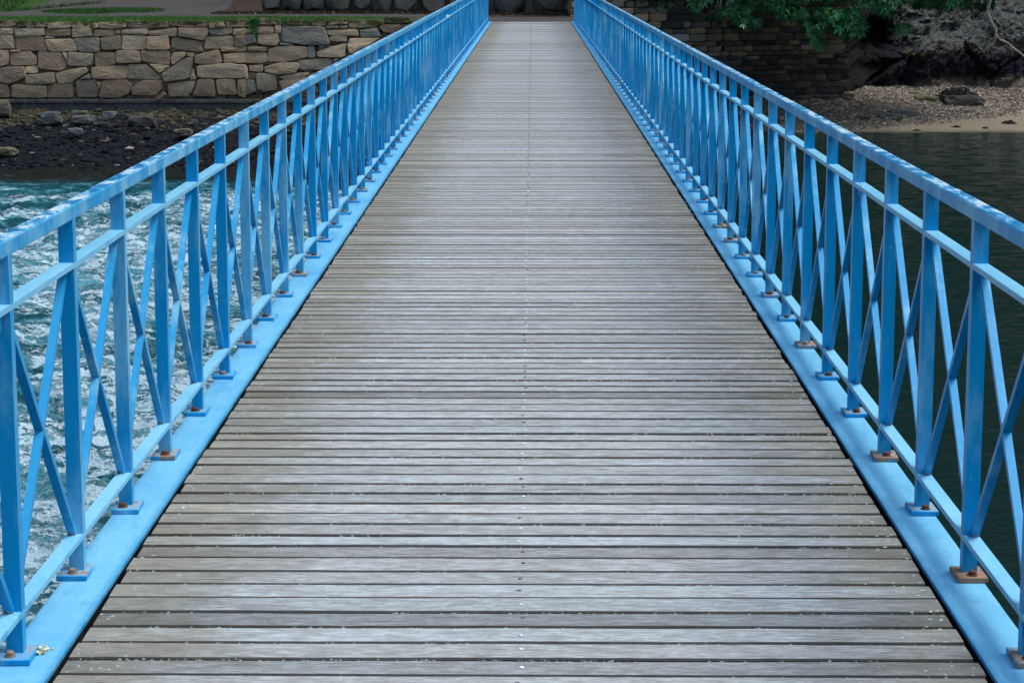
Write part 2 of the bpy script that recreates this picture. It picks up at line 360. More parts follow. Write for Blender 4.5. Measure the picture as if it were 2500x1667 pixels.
# water
m = NT('river_water', .06, .28); t = m.tint(); rough_ = m.sep(t, 0); foamv = m.sep(t, 1); shal = m.sep(t, 2)
m.b.inputs['IOR'].default_value = 1.33
w1 = m.noise(2.2, 5, .6, col=True)
va = m.n('ShaderNodeVectorMath', operation='MULTIPLY_ADD'); m.l(w1, va.inputs[0]); va.inputs[1].default_value = (.7, .45, .5); m.l(m.pos.outputs['Position'], va.inputs[2])
wp = m.P((.55, 1.3, 1), vec=va.outputs[0])
def fl(sc_, w_, dt=7, rg=.68):
    q = m.noise(sc_, dt, rg, vec=wp); return m.ramp(m.math('ABSOLUTE', m.math('SUBTRACT', q, .5)), w_, w_*.15)
fs_ = m.math('ADD', fl(1.2, .034, 8, .6), m.math('ADD', m.math('MULTIPLY', fl(3.0, .045, 6, .6), .8), m.math('MULTIPLY', fl(7.5, .05, 5, .6), .45)))
blob = m.noise(2.2, 8, .66, vec=wp)
cov = m.ramp(foamv, .06, .5, .10, 1.25)
patch = m.ramp(m.noise(.9, 4, .65, vec=wp), .34, .56, .45, 1.)
fo = m.math('ADD', m.math('MULTIPLY', fs_, m.math('MULTIPLY', cov, patch)), m.ramp(m.math('ADD', blob, m.math('MULTIPLY', m.math('MULTIPLY', foamv, patch), .16)), .60, .74))
fo = m.math('MINIMUM', m.math('MULTIPLY', fo, rough_), 1.)
fine = m.noise(45, 4, .8); fo = m.ramp(m.math('ADD', fo, m.math('MULTIPLY', m.math('SUBTRACT', fine, .5), .2)), .28, 1.25)
fo = m.math('MULTIPLY', fo, rough_)
deep = m.mix(rough_, (.0, .012, .0105), (.001, .058, .074))
aer = m.ramp(m.math('ADD', blob, m.math('MULTIPLY', m.math('SUBTRACT', foamv, .5), .12)), .40, .62)
deep = m.mix(m.math('MULTIPLY', aer, rough_), deep, (.09, .30, .39))
deep = m.mix(shal, deep, (.005, .006, .006))
fc = (.50, .65, .74)
m.color(m.mix(fo, deep, fc)); m.rough(m.mix(fo, m.mix(rough_, (.06,)*3, (.16,)*3), (.7,)*3))
rp = m.noise(1, 4, .6, vec=m.P((3.2, 9, 1))); rp2 = m.noise(1, 4, .65, vec=m.P((9, 26, 1)))
rh = m.math('ADD', rp, m.math('MULTIPLY', rp2, .35))
ch = m.math('ADD', m.noise(5, 5, .62, vec=wp), m.math('MULTIPLY', m.noise(20, 4, .6, vec=wp), .25))
hh = m.math('ADD', m.math('MULTIPLY', rh, .026), m.math('MULTIPLY', m.math('MULTIPLY', m.math('ADD', ch, m.math('MULTIPLY', fo, .35)), rough_), .09))
m.bump(hh, 1., 1.); M['water'] = m.m

# ------------------------------------------------------------------ setting: water
ZW = -3.4
xs = np.concatenate([[-260, -120, -60, -35, -22], np.arange(-17, -1.2, .055), np.arange(-1.1, 1.2, .25), np.arange(1.3, 24, .14), [27, 40, 80, 200]])
ys = np.concatenate([[-120, -40, 0, 6, 10], np.geomspace(12, 70, 1000), [74, 80, 90, 130]])
XX, YY = np.meshgrid(xs, ys, indexing='ij')
turb = sstep(-.2, -2.2, XX)
wx = XX+1.2*(fbm(XX*.5, YY*.5, 3)-.5); wy = YY+1.2*(fbm(XX*.5, YY*.5, 9)-.5)
hgt = .24*(ridge(wx*1.1, wy*1.4, 5, 5, .6)-.5)*1.6+.10*(fbm(wx*.35, wy*.35, 11, 3)-.5)*2
near = sstep(55.5, 45, YY)
amp = turb*(.25+.75*near)
foam = sstep(.22, .6, fbm(wx*.28, wy*.42, 21, 4))*.9+.35*sstep(.55, .8, ridge(wx*.9, wy*1.1, 5, 5, .55))
foam = foam*(sstep(52.5, 43, YY)*.92+.02)*(.6+.4*sstep(14, 20, YY))
foam = foam+.0
shal = sstep(50.2, 52.6, YY+.8*(fbm(XX*.5, YY*.2, 77)-.5))*turb
ZZ = ZW+hgt*amp+(1-turb)*.012*(fbm(XX*2.2, YY*5, 31, 3)-.5)
col = np.stack([turb, np.clip(foam, 0, 1), shal], -1)
wat = link('water', grid_mesh('water', np.stack([XX, YY, ZZ], -1), col), M['water']); tag(wat, kind='structure')
# river bed (keeps the ground closed below everything)
b = MB(); b.box(-300, 300, -140, 200, -8, -7.5); tag(b.build('river_bed', M['dark']), kind='structure')

# ------------------------------------------------------------------ setting: left foreshore
ico = bmesh.new(); bmesh.ops.create_icosphere(ico, subdivisions=1, radius=1); IV = [v.co.copy() for v in ico.verts]; IF = [tuple(v.index for v in f.verts) for f in ico.faces]; ico.free()
_pm = NT('pebble_stone', .85, .12); _pm.color(_pm.tint()); pebmat = _pm.m
DW = 64.0
xs = np.arange(-20, 1.5, .07); ys = np.arange(53, 64.3, .055)
XX, YY = np.meshgrid(xs, ys, indexing='ij')
wl = 55.7+.5*(fbm(XX*.3, XX*0+2, 4)-.5)*2
base = np.where(YY < 62, -3.4+(YY-wl)*.105, -3.4+(62-wl)*.105+(YY-62)*.06)
lump = .10*(fbm(XX*1.2, YY*1.2, 40, 3)-.5)*2+.24*(ridge(XX*2.4, YY*2.4, 44, 5, .7)-.5)
f1, f2, cid, dx, dy = voro(XX*3.1, YY*3.1, 8)
rub = sstep(60.8, 63.4, YY+2.4*(fbm(XX*.7, YY*.7, 6)-.5)*2)*.85
P = np.stack([XX, YY, base+lump+rub*(f2-f1)*.10+rub*(cid-.5)*.08], -1)
FX, FY, FZ = xs, ys, P[:, :, 2]
fs = link('left_foreshore', grid_mesh('left_foreshore', P, np.stack([rub, rub, rub], -1), smooth=False), M['weedshore']); fs.name = 'foreshore'; tag(fs, kind='structure')

# concrete plinth + masonry wall on the left bank
def pxz(px, py, D): p = atD(px, py, D); return p.x, p.z
wall = empty('stone_wall', (-9, DW, -2.2)); tag(wall, 'pale rubble stone retaining wall with mossy grassy top along the left bank', 'wall')
def child(o, par): o.parent = par; o.matrix_parent_inverse = Matrix.Translation(-par.location); return o
b = MB(); b.box(-24, 1.35, DW+.12, DW+1.2, -3.4, -.06); child(b.build('backing', M['mortar']), wall)
_, zpt = pxz(600, 243, DW-.05)
b = MB()
for i in range(60):      # plinth ledge with slightly uneven front
    xa = -22+i*.39; xb = xa+.388; o1 = .05*(random.random()-.5); zt = zpt+.015*(random.random()-.5)
    b.box(xa, xb, DW-.20+o1*.4, DW+.11, zt-.10, zt, ch=.012); b.box(xa, xb+.002, DW-.13+o1, DW+.10, -3.3, zt-.10)
child(b.build('plinth', M['concrete']), wall)
STC = [(.37, .30, .215), (.35, .285, .205), (.33, .275, .21), (.25, .205, .155), (.22, .185, .145), (.19, .18, .16), (.28, .225, .165), (.21, .165, .125), (.24, .215, .18), (.17, .175, .175), (.25, .20, .15)]
def stone(mb, poly, D, out, col, back=.22, rnd=.012, inset=.93, grow=1.):
    # poly: list of (x,z) outline; rounded, jittered, with a raised rough face
    n = len(poly); cx = sum(p[0] for p in poly)/n; cz = sum(p[1] for p in poly)/n
    pts = []
    for i in range(n):
        a = poly[i-1]; p = poly[i]; q = poly[(i+1) % n]
        for (o, t) in ((a, .10), (q, .10)):
            pts.append((p[0]+(o[0]-p[0])*t, p[1]+(o[1]-p[1])*t))
        pts.append(((p[0]+q[0])/2+random.uniform(-1, 1)*rnd, (p[1]+q[1])/2+random.uniform(-1, 1)*rnd))
    m_ = len(pts); vs = []
    tx, tz = random.uniform(-.06, .06), random.uniform(-.08, .08)
    def lay(k, d, j):
        for (x, z) in pts:
            X_ = cx+(x-cx)*k*grow; Z_ = cz+(z-cz)*k*grow
            vs.append((X_, D-d-(tx*(x-cx)+tz*(z-cz))*(d > 0)+random.uniform(-j, j), Z_))
    lay(1, -back, 0); lay(1, out*.35, .004); lay(.98, out*.82, .004); lay(inset, out, .006); lay(.45, out*1.08, .007)
    vs.append((cx, D-out*1.15, cz)); fs = []
    for l in range(4):
        for i in range(m_):
            j = (i+1) % m_; fs.append((l*m_+j, l*m_+i, l*m_+m_+i, l*m_+m_+j))
    for i in range(m_): fs.append(((i+1) % m_+4*m_, i+4*m_, 5*m_))
    mb.add(vs, fs, col)
T1 = """0,195,160,195,160,248,0,262;165,205,250,200,255,250,170,255;262,210,325,212,330,262,262,265;330,215,455,215,440,262,335,258;462,222,690,210,685,265,465,280;690,215,880,215,870,262,700,270;882,225,945,225,945,268,880,270;950,215,1210,220,1205,262,1060,280,960,272;1215,200,1600,205,1610,262,1400,270,1220,255;1630,205,1980,200,1985,255,1800,262,1620,240;2000,215,2130,210,2160,260,2010,275;2165,185,2352,185,2352,265,2170,262
0,275,130,272,128,328,0,330;140,278,425,270,425,340,150,355;440,285,672,278,672,345,435,345;437,350,515,355,517,372,440,372;690,275,885,268,882,350,695,360;902,285,1090,285,1095,345,905,348;1105,290,1155,288,1155,322,1107,325;1160,290,1415,270,1420,330,1165,322;1255,335,1410,335,1408,360,1270,350;1425,300,1690,270,1693,350,1430,335;1710,268,1990,270,1995,310,1950,390,1715,345;2005,280,2220,268,2225,325,2105,340,2005,322;2232,280,2352,275,2352,330,2232,335
0,335,120,340,145,465,0,470;150,360,390,342,430,390,465,490,160,485;430,378,695,375,750,488,480,498;710,368,955,365,950,500,770,498,730,430;965,365,1155,342,1150,475,980,480;1175,340,1400,345,1405,475,1165,478;1408,350,1610,345,1625,478,1410,478;1650,365,1910,395,1945,500,1645,465;1970,360,2230,345,2245,440,2080,470,1955,468;2250,345,2352,335,2352,440,2255,445;2120,455,2352,445,2352,495,2125,495
0,480,85,482,95,560,80,615,0,632;110,508,290,492,350,545,352,622,105,628;100,478,200,482,185,500,105,503;370,492,585,510,640,600,635,650,590,680,372,655;598,500,640,510,645,585,616,535;655,500,900,515,870,630,650,630;910,508,1100,505,1110,620,915,640;1112,485,1330,490,1352,600,1120,605;1352,488,1600,485,1628,530,1625,618,1540,615,1370,590;1660,505,1780,502,1775,535,1650,625,1640,560;1870,535,2090,478,2130,590,2100,612,1870,612;2140,520,2352,508,2352,605,2145,600;1790,505,1860,510,1855,545,1800,545
0,655,235,640,255,735,90,805,0,785;248,640,365,630,368,695,255,698;250,720,520,690,528,795,440,808,248,800;535,700,820,645,840,690,730,755,690,790,560,805;765,760,865,700,872,755;882,645,1225,632,1225,690,1205,755,890,755;1235,620,1400,620,1540,740,1540,765,1420,760,1218,755;1430,612,1625,630,1530,702,1480,660;1545,710,1780,560,1843,550,1838,660,1810,750,1580,785;1850,650,1880,760,1820,765;1890,630,2190,605,2352,625,2352,750,1900,745
0,800,75,812,105,930,0,930;115,810,445,820,442,941,115,935;455,812,690,802,705,935,455,935;735,775,920,765,943,850,935,930,745,930;928,780,970,785,952,860;985,770,1210,765,1265,820,1230,900,1130,941,950,930;1255,850,1380,768,1555,775,1550,850,1490,915,1270,910;1605,810,1870,775,1835,880,1800,925,1620,925;1845,910,1900,760,2040,758,2065,900,2050,925,1850,918;2070,765,2240,762,2275,910,2085,905;2275,770,2352,760,2352,941,2280,915"""
T2 = """790,185,970,185,972,232,790,240;770,245,895,245,890,270,775,275;990,195,1260,190,1255,255,1100,268,990,262;1330,170,1560,165,1575,215,1450,225,1330,205;120,175,310,190,300,235,120,232;380,190,560,195,540,240,400,235;620,200,750,180,755,250,640,245;10,195,110,190,110,250,10,255;1270,195,1325,200,1322,235,1268,238
110,262,265,260,272,318,110,318;0,275,105,262,105,320,0,322;280,250,345,255,335,318,285,318;350,262,745,257,800,400,790,428,560,430,350,400;775,295,1060,280,1080,345,900,350,780,330;1090,290,1250,265,1290,350,1110,362;1275,245,1480,235,1490,270,1400,320,1320,310;805,353,970,353,968,400,810,395;905,245,975,245,970,272,905,272
0,335,80,330,100,405,0,432;115,330,310,325,320,400,290,440,120,420;330,408,455,428,450,436,330,432;995,370,1280,365,1180,430,1000,520,975,440;1500,240,1640,240,1560,300,1500,300
25,450,205,455,195,495,25,495;0,505,195,505,203,590,150,610,0,600;218,470,400,442,585,452,585,550,370,595,208,588;595,442,655,440,670,550,595,552;672,500,965,412,945,550,700,545;692,435,795,432,720,465
35,628,165,617,160,690,35,680;180,645,330,602,495,598,515,650,470,700,300,712,190,690;505,577,815,562,820,650,760,670,530,670;840,568,900,560,835,610
0,650,20,650,25,750,0,760;0,772,80,772,105,870,0,915;102,702,290,718,300,860,180,880,110,850;320,740,480,702,600,692,598,715,400,765;320,775,590,725,500,800,350,865
"""
sb = MB()
for T, ox in ((T1, 0), (T2, 600)):
    for row in T.strip().split('\n'):
        for s in row.split(';'):
            q = [float(k) for k in s.split(',')]; pl = [pxz(ox+q[i]/3.92, q[i+1]/3.92, DW) for i in range(0, len(q), 2)]
            c0 = random.choice(STC); k = random.uniform(1.35, 2.0)
            stone(sb, pl, DW, random.uniform(.05, .11), tuple(v*k for v in c0), back=.14, grow=1.045)
# chinking between the blocks and hidden remainder of the wall: coursed filler set deeper
def coursed(mb, x0, x1, z0, z1, Df, hs, ws, out, cols, gap=.012, test=None, jit=.02, back=.14):
    z = z1; r = 0
    while z > z0:
        h = random.uniform(*hs); x = x0-random.random()*ws[0]; r += 1
        while x < x1:
            w = random.uniform(*ws)
            if test is None or test(x+w/2, z-h/2):
                j = lambda: random.uniform(-jit, jit)
                hh_ = h
                pl = [(x+gap+j(), z-gap+j()*.6), (x+w-gap+j(), z-gap+j()*.6), (x+w-gap+j(), z-hh_+gap+j()*.6), (x+gap+j(), z-hh_+gap+j()*.6)]
                D = Df(x+w/2, z)
                c0 = random.choice(cols); k = random.uniform(.55, 1.35)
                stone(mb, pl, D, random.uniform(*out), tuple(v*k for v in c0), back=back, rnd=jit*.5)
            x += w
        z -= h
coursed(sb, -24, 1.3, -2.3, -.06, lambda x, z: DW+.045, (.16, .26), (.2, .5), (.02, .05), [(.22, .18, .14), (.26, .21, .16)], .006)
coursed(sb, -24, -15.9, -2.3, -.06, lambda x, z: DW, (.28, .42), (.5, 1.0), (.05, .10), STC)
coursed(sb, -5.4, 1.3, -2.3, -.06, lambda x, z: DW, (.24, .4), (.4, .9), (.05, .10), STC,
        test=lambda x, z: ((x+5.6)*1.0 > (z+2.3)*1.3 if x < -1.2 else True))
child(sb.build('masonry', M['granite']), wall)
def rock(name, px, py, D, w, h, mat, label, cat='rock', group=None, dy=None, seed=0, rough=.28, sink=.3, ang=0, z=None, sub=3, facet=True):
    p = atD(px, py, D); bm = bmesh.new(); bmesh.ops.create_icosphere(bm, subdivisions=sub, radius=1)
    dy = dy or w*.8
    for v in bm.verts:
        c = v.co.copy(); n1 = mnoise.noise(c*1.1+Vector((seed*3.1, 7, seed)))*rough*1.6; n2 = mnoise.noise(c*2.7+Vector((seed, 1, 9)))*rough*.7
        q = c*(1+n1+n2)
        if facet:    # squash towards box-like planes
            q = Vector([math.copysign(min(abs(k), .72+.12*mnoise.noise(c+Vector((seed, 0, i)))), k) for i, k in enumerate(q)])/.8
        q = Matrix.Rotation(ang, 3, 'Y') @ Vector((q.x*w/2, q.y*dy/2, q.z*h/2)); v.co = q
    me = bpy.data.meshes.new(name); bm.to_mesh(me); bm.free()
    o = link(name, me, mat); o.location = (p.x, D, p.z if z is None else z)
    tag(o, label, cat, group); return o
# rubble at the foot of the plinth
RB = [(125, 289, 61.3, .62, .36, 'greyrock', 'pale grey pointed block lying below the concrete ledge, left of the other grey blocks'),
      (196, 281, 62.6, .5, .26, 'mossrock', 'green moss-topped stone resting above a long grey block under the wall'),
      (204, 292, 61.6, .62, .24, 'greyrock', 'long low grey block below the moss-topped stone'),
      (268, 283, 62.5, .45, .26, 'greyrock', 'squat grey stone against the concrete ledge, between two longer blocks'),
      (300, 288, 62.0, .42, .26, 'darkrock', 'small dark stone leaning beside the big square dark block'),
      (347, 296, 61.0, .85, .32, 'darkrock', 'big dark rectangular block below the mossy streak of the ledge'),
      (252, 305, 60.5, .38, .16, 'darkrock', 'flat dark slab tipped over the seaweed below the grey blocks'),
      (185, 320, 59.2, .4, .16, 'greyrock', 'small pale stone half buried in black seaweed'),
      (448, 322, 59.0, .5, .16, 'mossrock', 'low bright green mossy stone at the edge of the seaweed'),
      (8, 369, 56.9, .75, .2, 'mossrock', 'yellow-green weedy stone at the left edge of the waterline'),
      (6, 264, 62.4, .5, .5, 'mossrock', 'brown stone at the left end of the concrete ledge')]
for i, (px, py, D, w, h, mt, lb) in enumerate(RB):
    rock('rock', px, py, D, w, h, M[mt], lb, group='loose stones below the left wall', seed=i+2)
o = rock('brick', 393, 235, DW-.25, .33, .13, M['brick'], 'tilted reddish brick standing on the ledge against the stone wall', 'brick', seed=40, rough=.05, ang=R(-38), dy=.12)
for i, (px, py) in enumerate(((20, 249), (247, 245))):
    pp = pxz(px, py, DW-.2); b = MB()
    b.tube([(0, 0, 0), (0, -.10, 0)], .055, 12); b.tube([(0, -.06, 0), (0, -.105, 0)], .068, 12)
    o = b.build('drain_pipe', M['darkrock']); o.location = (pp[0], DW-.2, pp[1])
    tag(o, ['black drain pipe mouth at the left end of the concrete ledge', 'black drain pipe mouth in the concrete ledge beneath the wall middle'][i], 'pipe')

def surfz(x, y):
    i = min(len(FX)-1, max(0, int((x+20)/.07))); j = min(len(FY)-1, max(0, int((y-53)/.055))); return FZ[i, j]
rbm = MB(); wdm = MB(); rs6 = random.Random(66)
def chunk(mb, x, y, r, fl_, col):
    M3 = Matrix.Rotation(rs6.uniform(0, 3), 3, Vector((rs6.uniform(-1, 1), rs6.uniform(-1, 1), 1)).normalized()); z = surfz(x, y)
    mb.add([tuple(Vector((x, y, z+r*.15))+Vector((q.x*r*1.3, q.y*r, q.z*r*fl_))) for q in [M3 @ (v*rs6.uniform(.8, 1.15)) for v in IV]], IF, col)
for i in range(1700):
    x = rs6.uniform(-18, 1.2); y = rs6.gauss(62.4, 1.1)
    if y > 63.8 or y < 59: continue
    r = rs6.choice((.03, .04, .05, .07, .10))*rs6.uniform(.7, 1.2); k = rs6.uniform(.15, .6); c_ = rs6.choice([(.17, .14, .09), (.12, .115, .10), (.20, .17, .12), (.07, .09, .03), (.05, .05, .05), (.13, .13, .13)])
    chunk(rbm, x, y, r, .65, tuple(q*k for q in c_))
tag(rbm.build('rubble', pebmat), 'brown and grey rubble scattered between the concrete ledge and the seaweed', 'rubble', kind='stuff')
for i in range(8000):
    x = rs6.uniform(-18, 1.2); y = rs6.uniform(54.6, 62.2)
    if y > 60.5+1.5*rs6.random(): continue
    r = rs6.choice((.03, .04, .06, .09))*rs6.uniform(.7, 1.2); k = rs6.uniform(.3, 1.2); c_ = (.011, .012, .017) if rs6.random() < .95 else rs6.choice([(.16, .17, .10), (.30, .26, .22), (.10, .12, .03), (.2, .2, .2)])
    chunk(wdm, x, y, r, .5, tuple(q*k for q in c_))
tag(wdm.build('seaweed', pebmat), 'black seaweed lumps covering the foreshore at the left', 'seaweed', kind='stuff')

# bank top
xs = np.concatenate([np.arange(-60, -20, 2.), np.arange(-20, 1.45, .22)]); ys = np.concatenate([np.arange(DW+.02, 100, .22), np.arange(100, 200, 4)])
XX, YY = np.meshgrid(xs, ys, indexing='ij')
zz = -.03+.05*(fbm(XX*.6, YY*.6, 3)-.5)+.03*(fbm(XX*3, YY*3, 5)-.5)-.06*sstep(DW+1.5, DW, YY)
edge_ = np.where(XX < -11, 78+(-11-XX)*.0, 80)
g1 = sstep(70.2, 68.8, YY+.35*(XX+9)*-.12)
g2 = sstep(-17.2, -18.2, XX)*sstep(75.5, 78, YY)
pa = atZ(255, 26, 0); g3 = sstep(1.15, .7, np.hypot((XX-pa.x)/3.0*1.6, (YY-pa.y)/4.2))
grass = np.clip(g1*sstep(-3.2, -5.5, XX)+g2+g3, 0, 1)
soil = np.clip(sstep(73.2, 75.5, YY+(fbm(XX*.8, YY*.8, 9)-.5)*1.5)*sstep(-11.5, -10, XX)+sstep(-3.3, -2, XX)*sstep(68, 71, YY)*.9, 0, 1)
zz = zz+g2*(YY-77)*.12*(g2 > .5)+sstep(78, 90, YY)*sstep(-12, -9, XX)*5
bk = link('bank', grid_mesh('bank', np.stack([XX, YY, zz], -1), np.stack([grass, soil, soil*0], -1)), M['bank']); tag(bk, kind='structure')
# wooded hill beyond the far shore, out of frame
def hillz(x, y): return 0
th = np.linspace(-100, 100, 260); rr = np.linspace(108, 165, 60)
TT, RRr = np.meshgrid(np.radians(th), rr, indexing='ij')
hx = np.sin(TT)*RRr; hy = np.cos(TT)*RRr; kk = (RRr-108)/57
hz = -3.5+kk**.55*88*(.75+.4*fbm(hx*.03, hy*.03, 2, 3))+4*(fbm(hx*.25, hy*.25, 8, 4)-.5)*np.minimum(1, kk*8)
hl = link('unseen_hill', grid_mesh('unseen_hill', np.stack([hx, hy, hz], -1), smooth=False, flip=True), M['unseen_hill']); tag(hl, kind='structure')

th = np.linspace(-85, 85, 120); rr = np.linspace(7, 60, 50)  # unseen dark bank added behind the camera to darken faces turned towards it
TT, RRr = np.meshgrid(np.radians(th), rr, indexing='ij')
hx = np.sin(TT)*RRr*2.2; hy = -np.cos(TT)*RRr*.8-4; kk = (RRr-7)/53
hz = -3.6+kk**.55*30*(.75+.4*fbm(hx*.06, hy*.06, 2, 3))+2*(fbm(hx*.3, hy*.3, 8, 4)-.5)*np.minimum(1, kk*8)
hl = link('unseen_hill', grid_mesh('unseen_hill', np.stack([hx, hy, hz], -1), smooth=False), M['unseen_hill']); tag(hl, kind='structure')

# grass blades along the wall edge
def blades(name, n, fx, mat, hgt, w, mb=None):
    vs = np.zeros((n*3, 3)); cols = np.ones((n*3, 4), np.float32)
    for i in range(n):
        x, y, z, h, cc = fx(); a = random.uniform(0, math.pi); lx = random.gauss(0, .35)*h; ly = random.gauss(0, .3)*h-.1*h
        vs[i*3] = (x-math.cos(a)*w, y-math.sin(a)*w, z); vs[i*3+1] = (x+math.cos(a)*w, y+math.sin(a)*w, z); vs[i*3+2] = (x+lx, y+ly, z+h)
        cols[i*3:i*3+3, :3] = cc
    me = bpy.data.meshes.new(name); me.vertices.add(n*3); me.vertices.foreach_set('co', vs.ravel())
    me.loops.add(n*3); me.loops.foreach_set('vertex_index', np.arange(n*3, dtype=np.int32)); me.polygons.add(n)
    me.polygons.foreach_set('loop_start', np.arange(0, n*3, 3, dtype=np.int32)); me.polygons.foreach_set('loop_total', np.full(n, 3, dtype=np.int32))
    me.update(calc_edges=True); ca = me.color_attributes.new('tint', 'FLOAT_COLOR', 'POINT'); ca.data.foreach_set('color', cols.ravel())
    return link(name, me, mat)
def gfx():
    x = random.uniform(-17.5, -3.4); y = DW-.08+abs(random.gauss(0, 1))**1.6*1.3
    if random.random() < .55: y = DW+random.uniform(0, 5.6)
    dens = sstep(-3.2, -6.5, np.array(x)); k = random.random()
    h = random.uniform(.05, .13)*(.5+.5*float(dens))
    d = random.random()
    cc = (1., 1., 1.) if d < .75 else ((2.2, 1.15, 1.6) if y < DW+.5 else (1.3, 1.1, 1.))
    kk_ = random.uniform(.5, 1.2)
    return x, y, -.06, h, tuple(kk_*c_ for c_ in cc)
tag(blades('grass', 42000, gfx, M['grass'], .1, .008), 'short green grass growing along the top of the stone wall', 'grass', kind='stuff')
pc_ = atZ(255, 26, 0)
def gfx2():
    while True:
        x = pc_.x+random.uniform(-2.3, 2.3); y = pc_.y+random.uniform(-4.2, 4.2)
        if ((x-pc_.x)/2)**2+((y-pc_.y)/4)**2 < 1: break
    k = random.uniform(.35, .8); return x, y, -.03, random.uniform(.04, .1), (k, k, k)
tag(blades('grass_patch', 9000, gfx2, M['grass'], .1, .012), 'dark green grass tongue reaching into the gravel path', 'grass', kind='stuff')
def gfx3():
    x = random.uniform(-24, -17.4); y = random.uniform(76.5, 92); k = random.uniform(.3, .75)
    return x, y, (y-77)*.11-.02 if x < -17.8 else 0, random.uniform(.06, .18), (k, k, k)
tag(blades('grass_bank', 16000, gfx3, M['grass'], .1, .014), 'darker grass slope beyond the gravel path', 'grass', kind='stuff')
# small ivy tuft hanging on the wall top
def tuft():
    p = atD(620+random.gauss(0, 6), 50, DW-.12); z = p.z-abs(random.gauss(0, .17)); k = random.uniform(.7, 1.4)
    return p.x, DW-.14, z, random.uniform(.03, .07), (k, k, k*.6)
tag(blades('wall_plant', 420, tuft, M['leaf'], .1, .02), 'small bright green plant hanging from the top of the stone wall', 'plant', kind='stuff')

# boulders on the bank behind the path
BL = [(664, 22, 50, 'greyish boulder at the left end of the row behind the path'), (718, 22, 50, 'rounded grey boulder standing second in the row behind the path, from the left'),
      (768, 24, 52, 'squarish grey boulder behind the path, third in the row from the left'), (826, 22, 62, 'wide low grey boulder behind the path, fourth in the row from the left'),
      (884, 22, 40, 'narrow dark boulder, fifth from the left in the row behind the path'), (934, 27, 50, 'tall pale boulder in the row behind the path, sixth from the left'),
      (992, 27, 62, 'broad grey boulder right beside the tall pale one behind the path'), (1056, 26, 62, 'dark brown boulder just left of the far end of the blue railing'),
      (1118, 28, 52, 'dark boulder partly hidden behind the far end of the left blue railing'), (1186, 26, 30, 'narrow dark boulder seen just inside the left railing at the bridge end'),
      (1246, 32, 80, 'big pale boulder facing the end of the bridge deck'), (1346, 26, 96, 'wide dark brown boulder facing the bridge end on the right')]
for i, (px, py, wp_, lb) in enumerate(BL):
    D = 75.5 if px < 1150 else 74.0; p = atD(px, py, D); w = wp_*D/FPX*1.04; h = random.uniform(1.5, 1.9)
    o = rock('boulder', px, py, D, w, h, M['boulder'], lb, 'boulder', 'boulders along the back of the path', seed=i*5+60, rough=.2, z=p.z+h*.44, ang=random.uniform(-.08, .08))
b = MB(); b.box(-9.1, 1.4, 76.3, 77.5, -.3, 2.0); tag(b.build('earth_bank', M['mortar']), kind='structure')
def lit():
    x = random.uniform(-10.5, 1.2); y = random.uniform(71.5, 74.2)+(1.4 if x < -2.5 else 0); k = random.uniform(.3, 1.2)
    return x, y, -.02, random.uniform(.02, .08), (k*1.1, k*.26, k*.9)
tag(blades('leaf_litter', 5000, lit, M['grass'], .1, .03), 'brown dead leaves and stalks at the foot of the boulders', 'leaves', kind='stuff')

# ------------------------------------------------------------------ right bank
xs = np.arange(1.3, 30, .10); ys = np.arange(63.5, 84, .09)
XX, YY = np.meshgrid(xs, ys, indexing='ij')
Dw = 67.2-.25*np.clip(XX-14, -6, 6)*.1+sstep(8.5, 4.5, XX)*2.2+.3*(fbm(XX*.5, XX*0+1, 3)-.5)*2
sandw = np.clip((XX-9.0)*.95, .3, 7.5)
d = YY-Dw
zz = np.where(d < sandw, ZW+d*.022, ZW+sandw*.022+(d-sandw)*.105)
zz = np.where(d < 0, ZW+d*.06, zz)
peb = sstep(-.4, .4, d-sandw+.8*(fbm(XX*.8, YY*.8, 14)-.5)*2.6)
f1, f2, cid, _, _ = voro(XX*4.5, YY*4.5, 12)
zz = zz+peb*(.04*(cid-.5)+.05*(f2-f1)*.5)+.05*(fbm(XX*.9, YY*.9, 17)-.5)*peb
wetm = sstep(1.3, -.1, d+.6*(fbm(XX*1.2, YY*2, 55)-.5)*2)
tint = np.stack([peb, wetm*.75, peb*0], -1)
sh = link('beach', grid_mesh('beach', np.stack([XX, YY, zz], -1), tint, smooth=False), M['beach']); tag(sh, kind='structure')
def beachz(x, y):
    dw = 67.2-.25*max(-6, min(6, x-14))*.1; sw = min(7.5, max(.3, (x-9)*.95)); dd = y-dw
    return ZW+dd*.022 if dd < sw else ZW+sw*.022+(dd-sw)*.105
pb = MB()
for i in range(5200):
    x = random.uniform(6, 19.5); y = random.uniform(68, 80.5)
    dw = 67.2; sw = min(7.5, max(.3, (x-9)*.95))
    if y-dw < sw-.3+random.gauss(0, .4): continue
    r = random.uniform(.02, .045)*(1.6 if random.random() < .06 else 1); k = random.uniform(.45, 1.15); c_ = random.choice([(.25, .20, .15), (.29, .245, .19), (.15, .115, .09), (.38, .35, .30), (.12, .105, .10)])
    pb.add([(x+v.x*r*1.3, y+v.y*r, beachz(x, y)+.01+v.z*r*.6) for v in IV], IF, tuple(q*k for q in c_))
tag(pb.build('pebbles', pebmat), 'brown and grey pebbles covering the shingle beach', 'pebbles', kind='stuff')
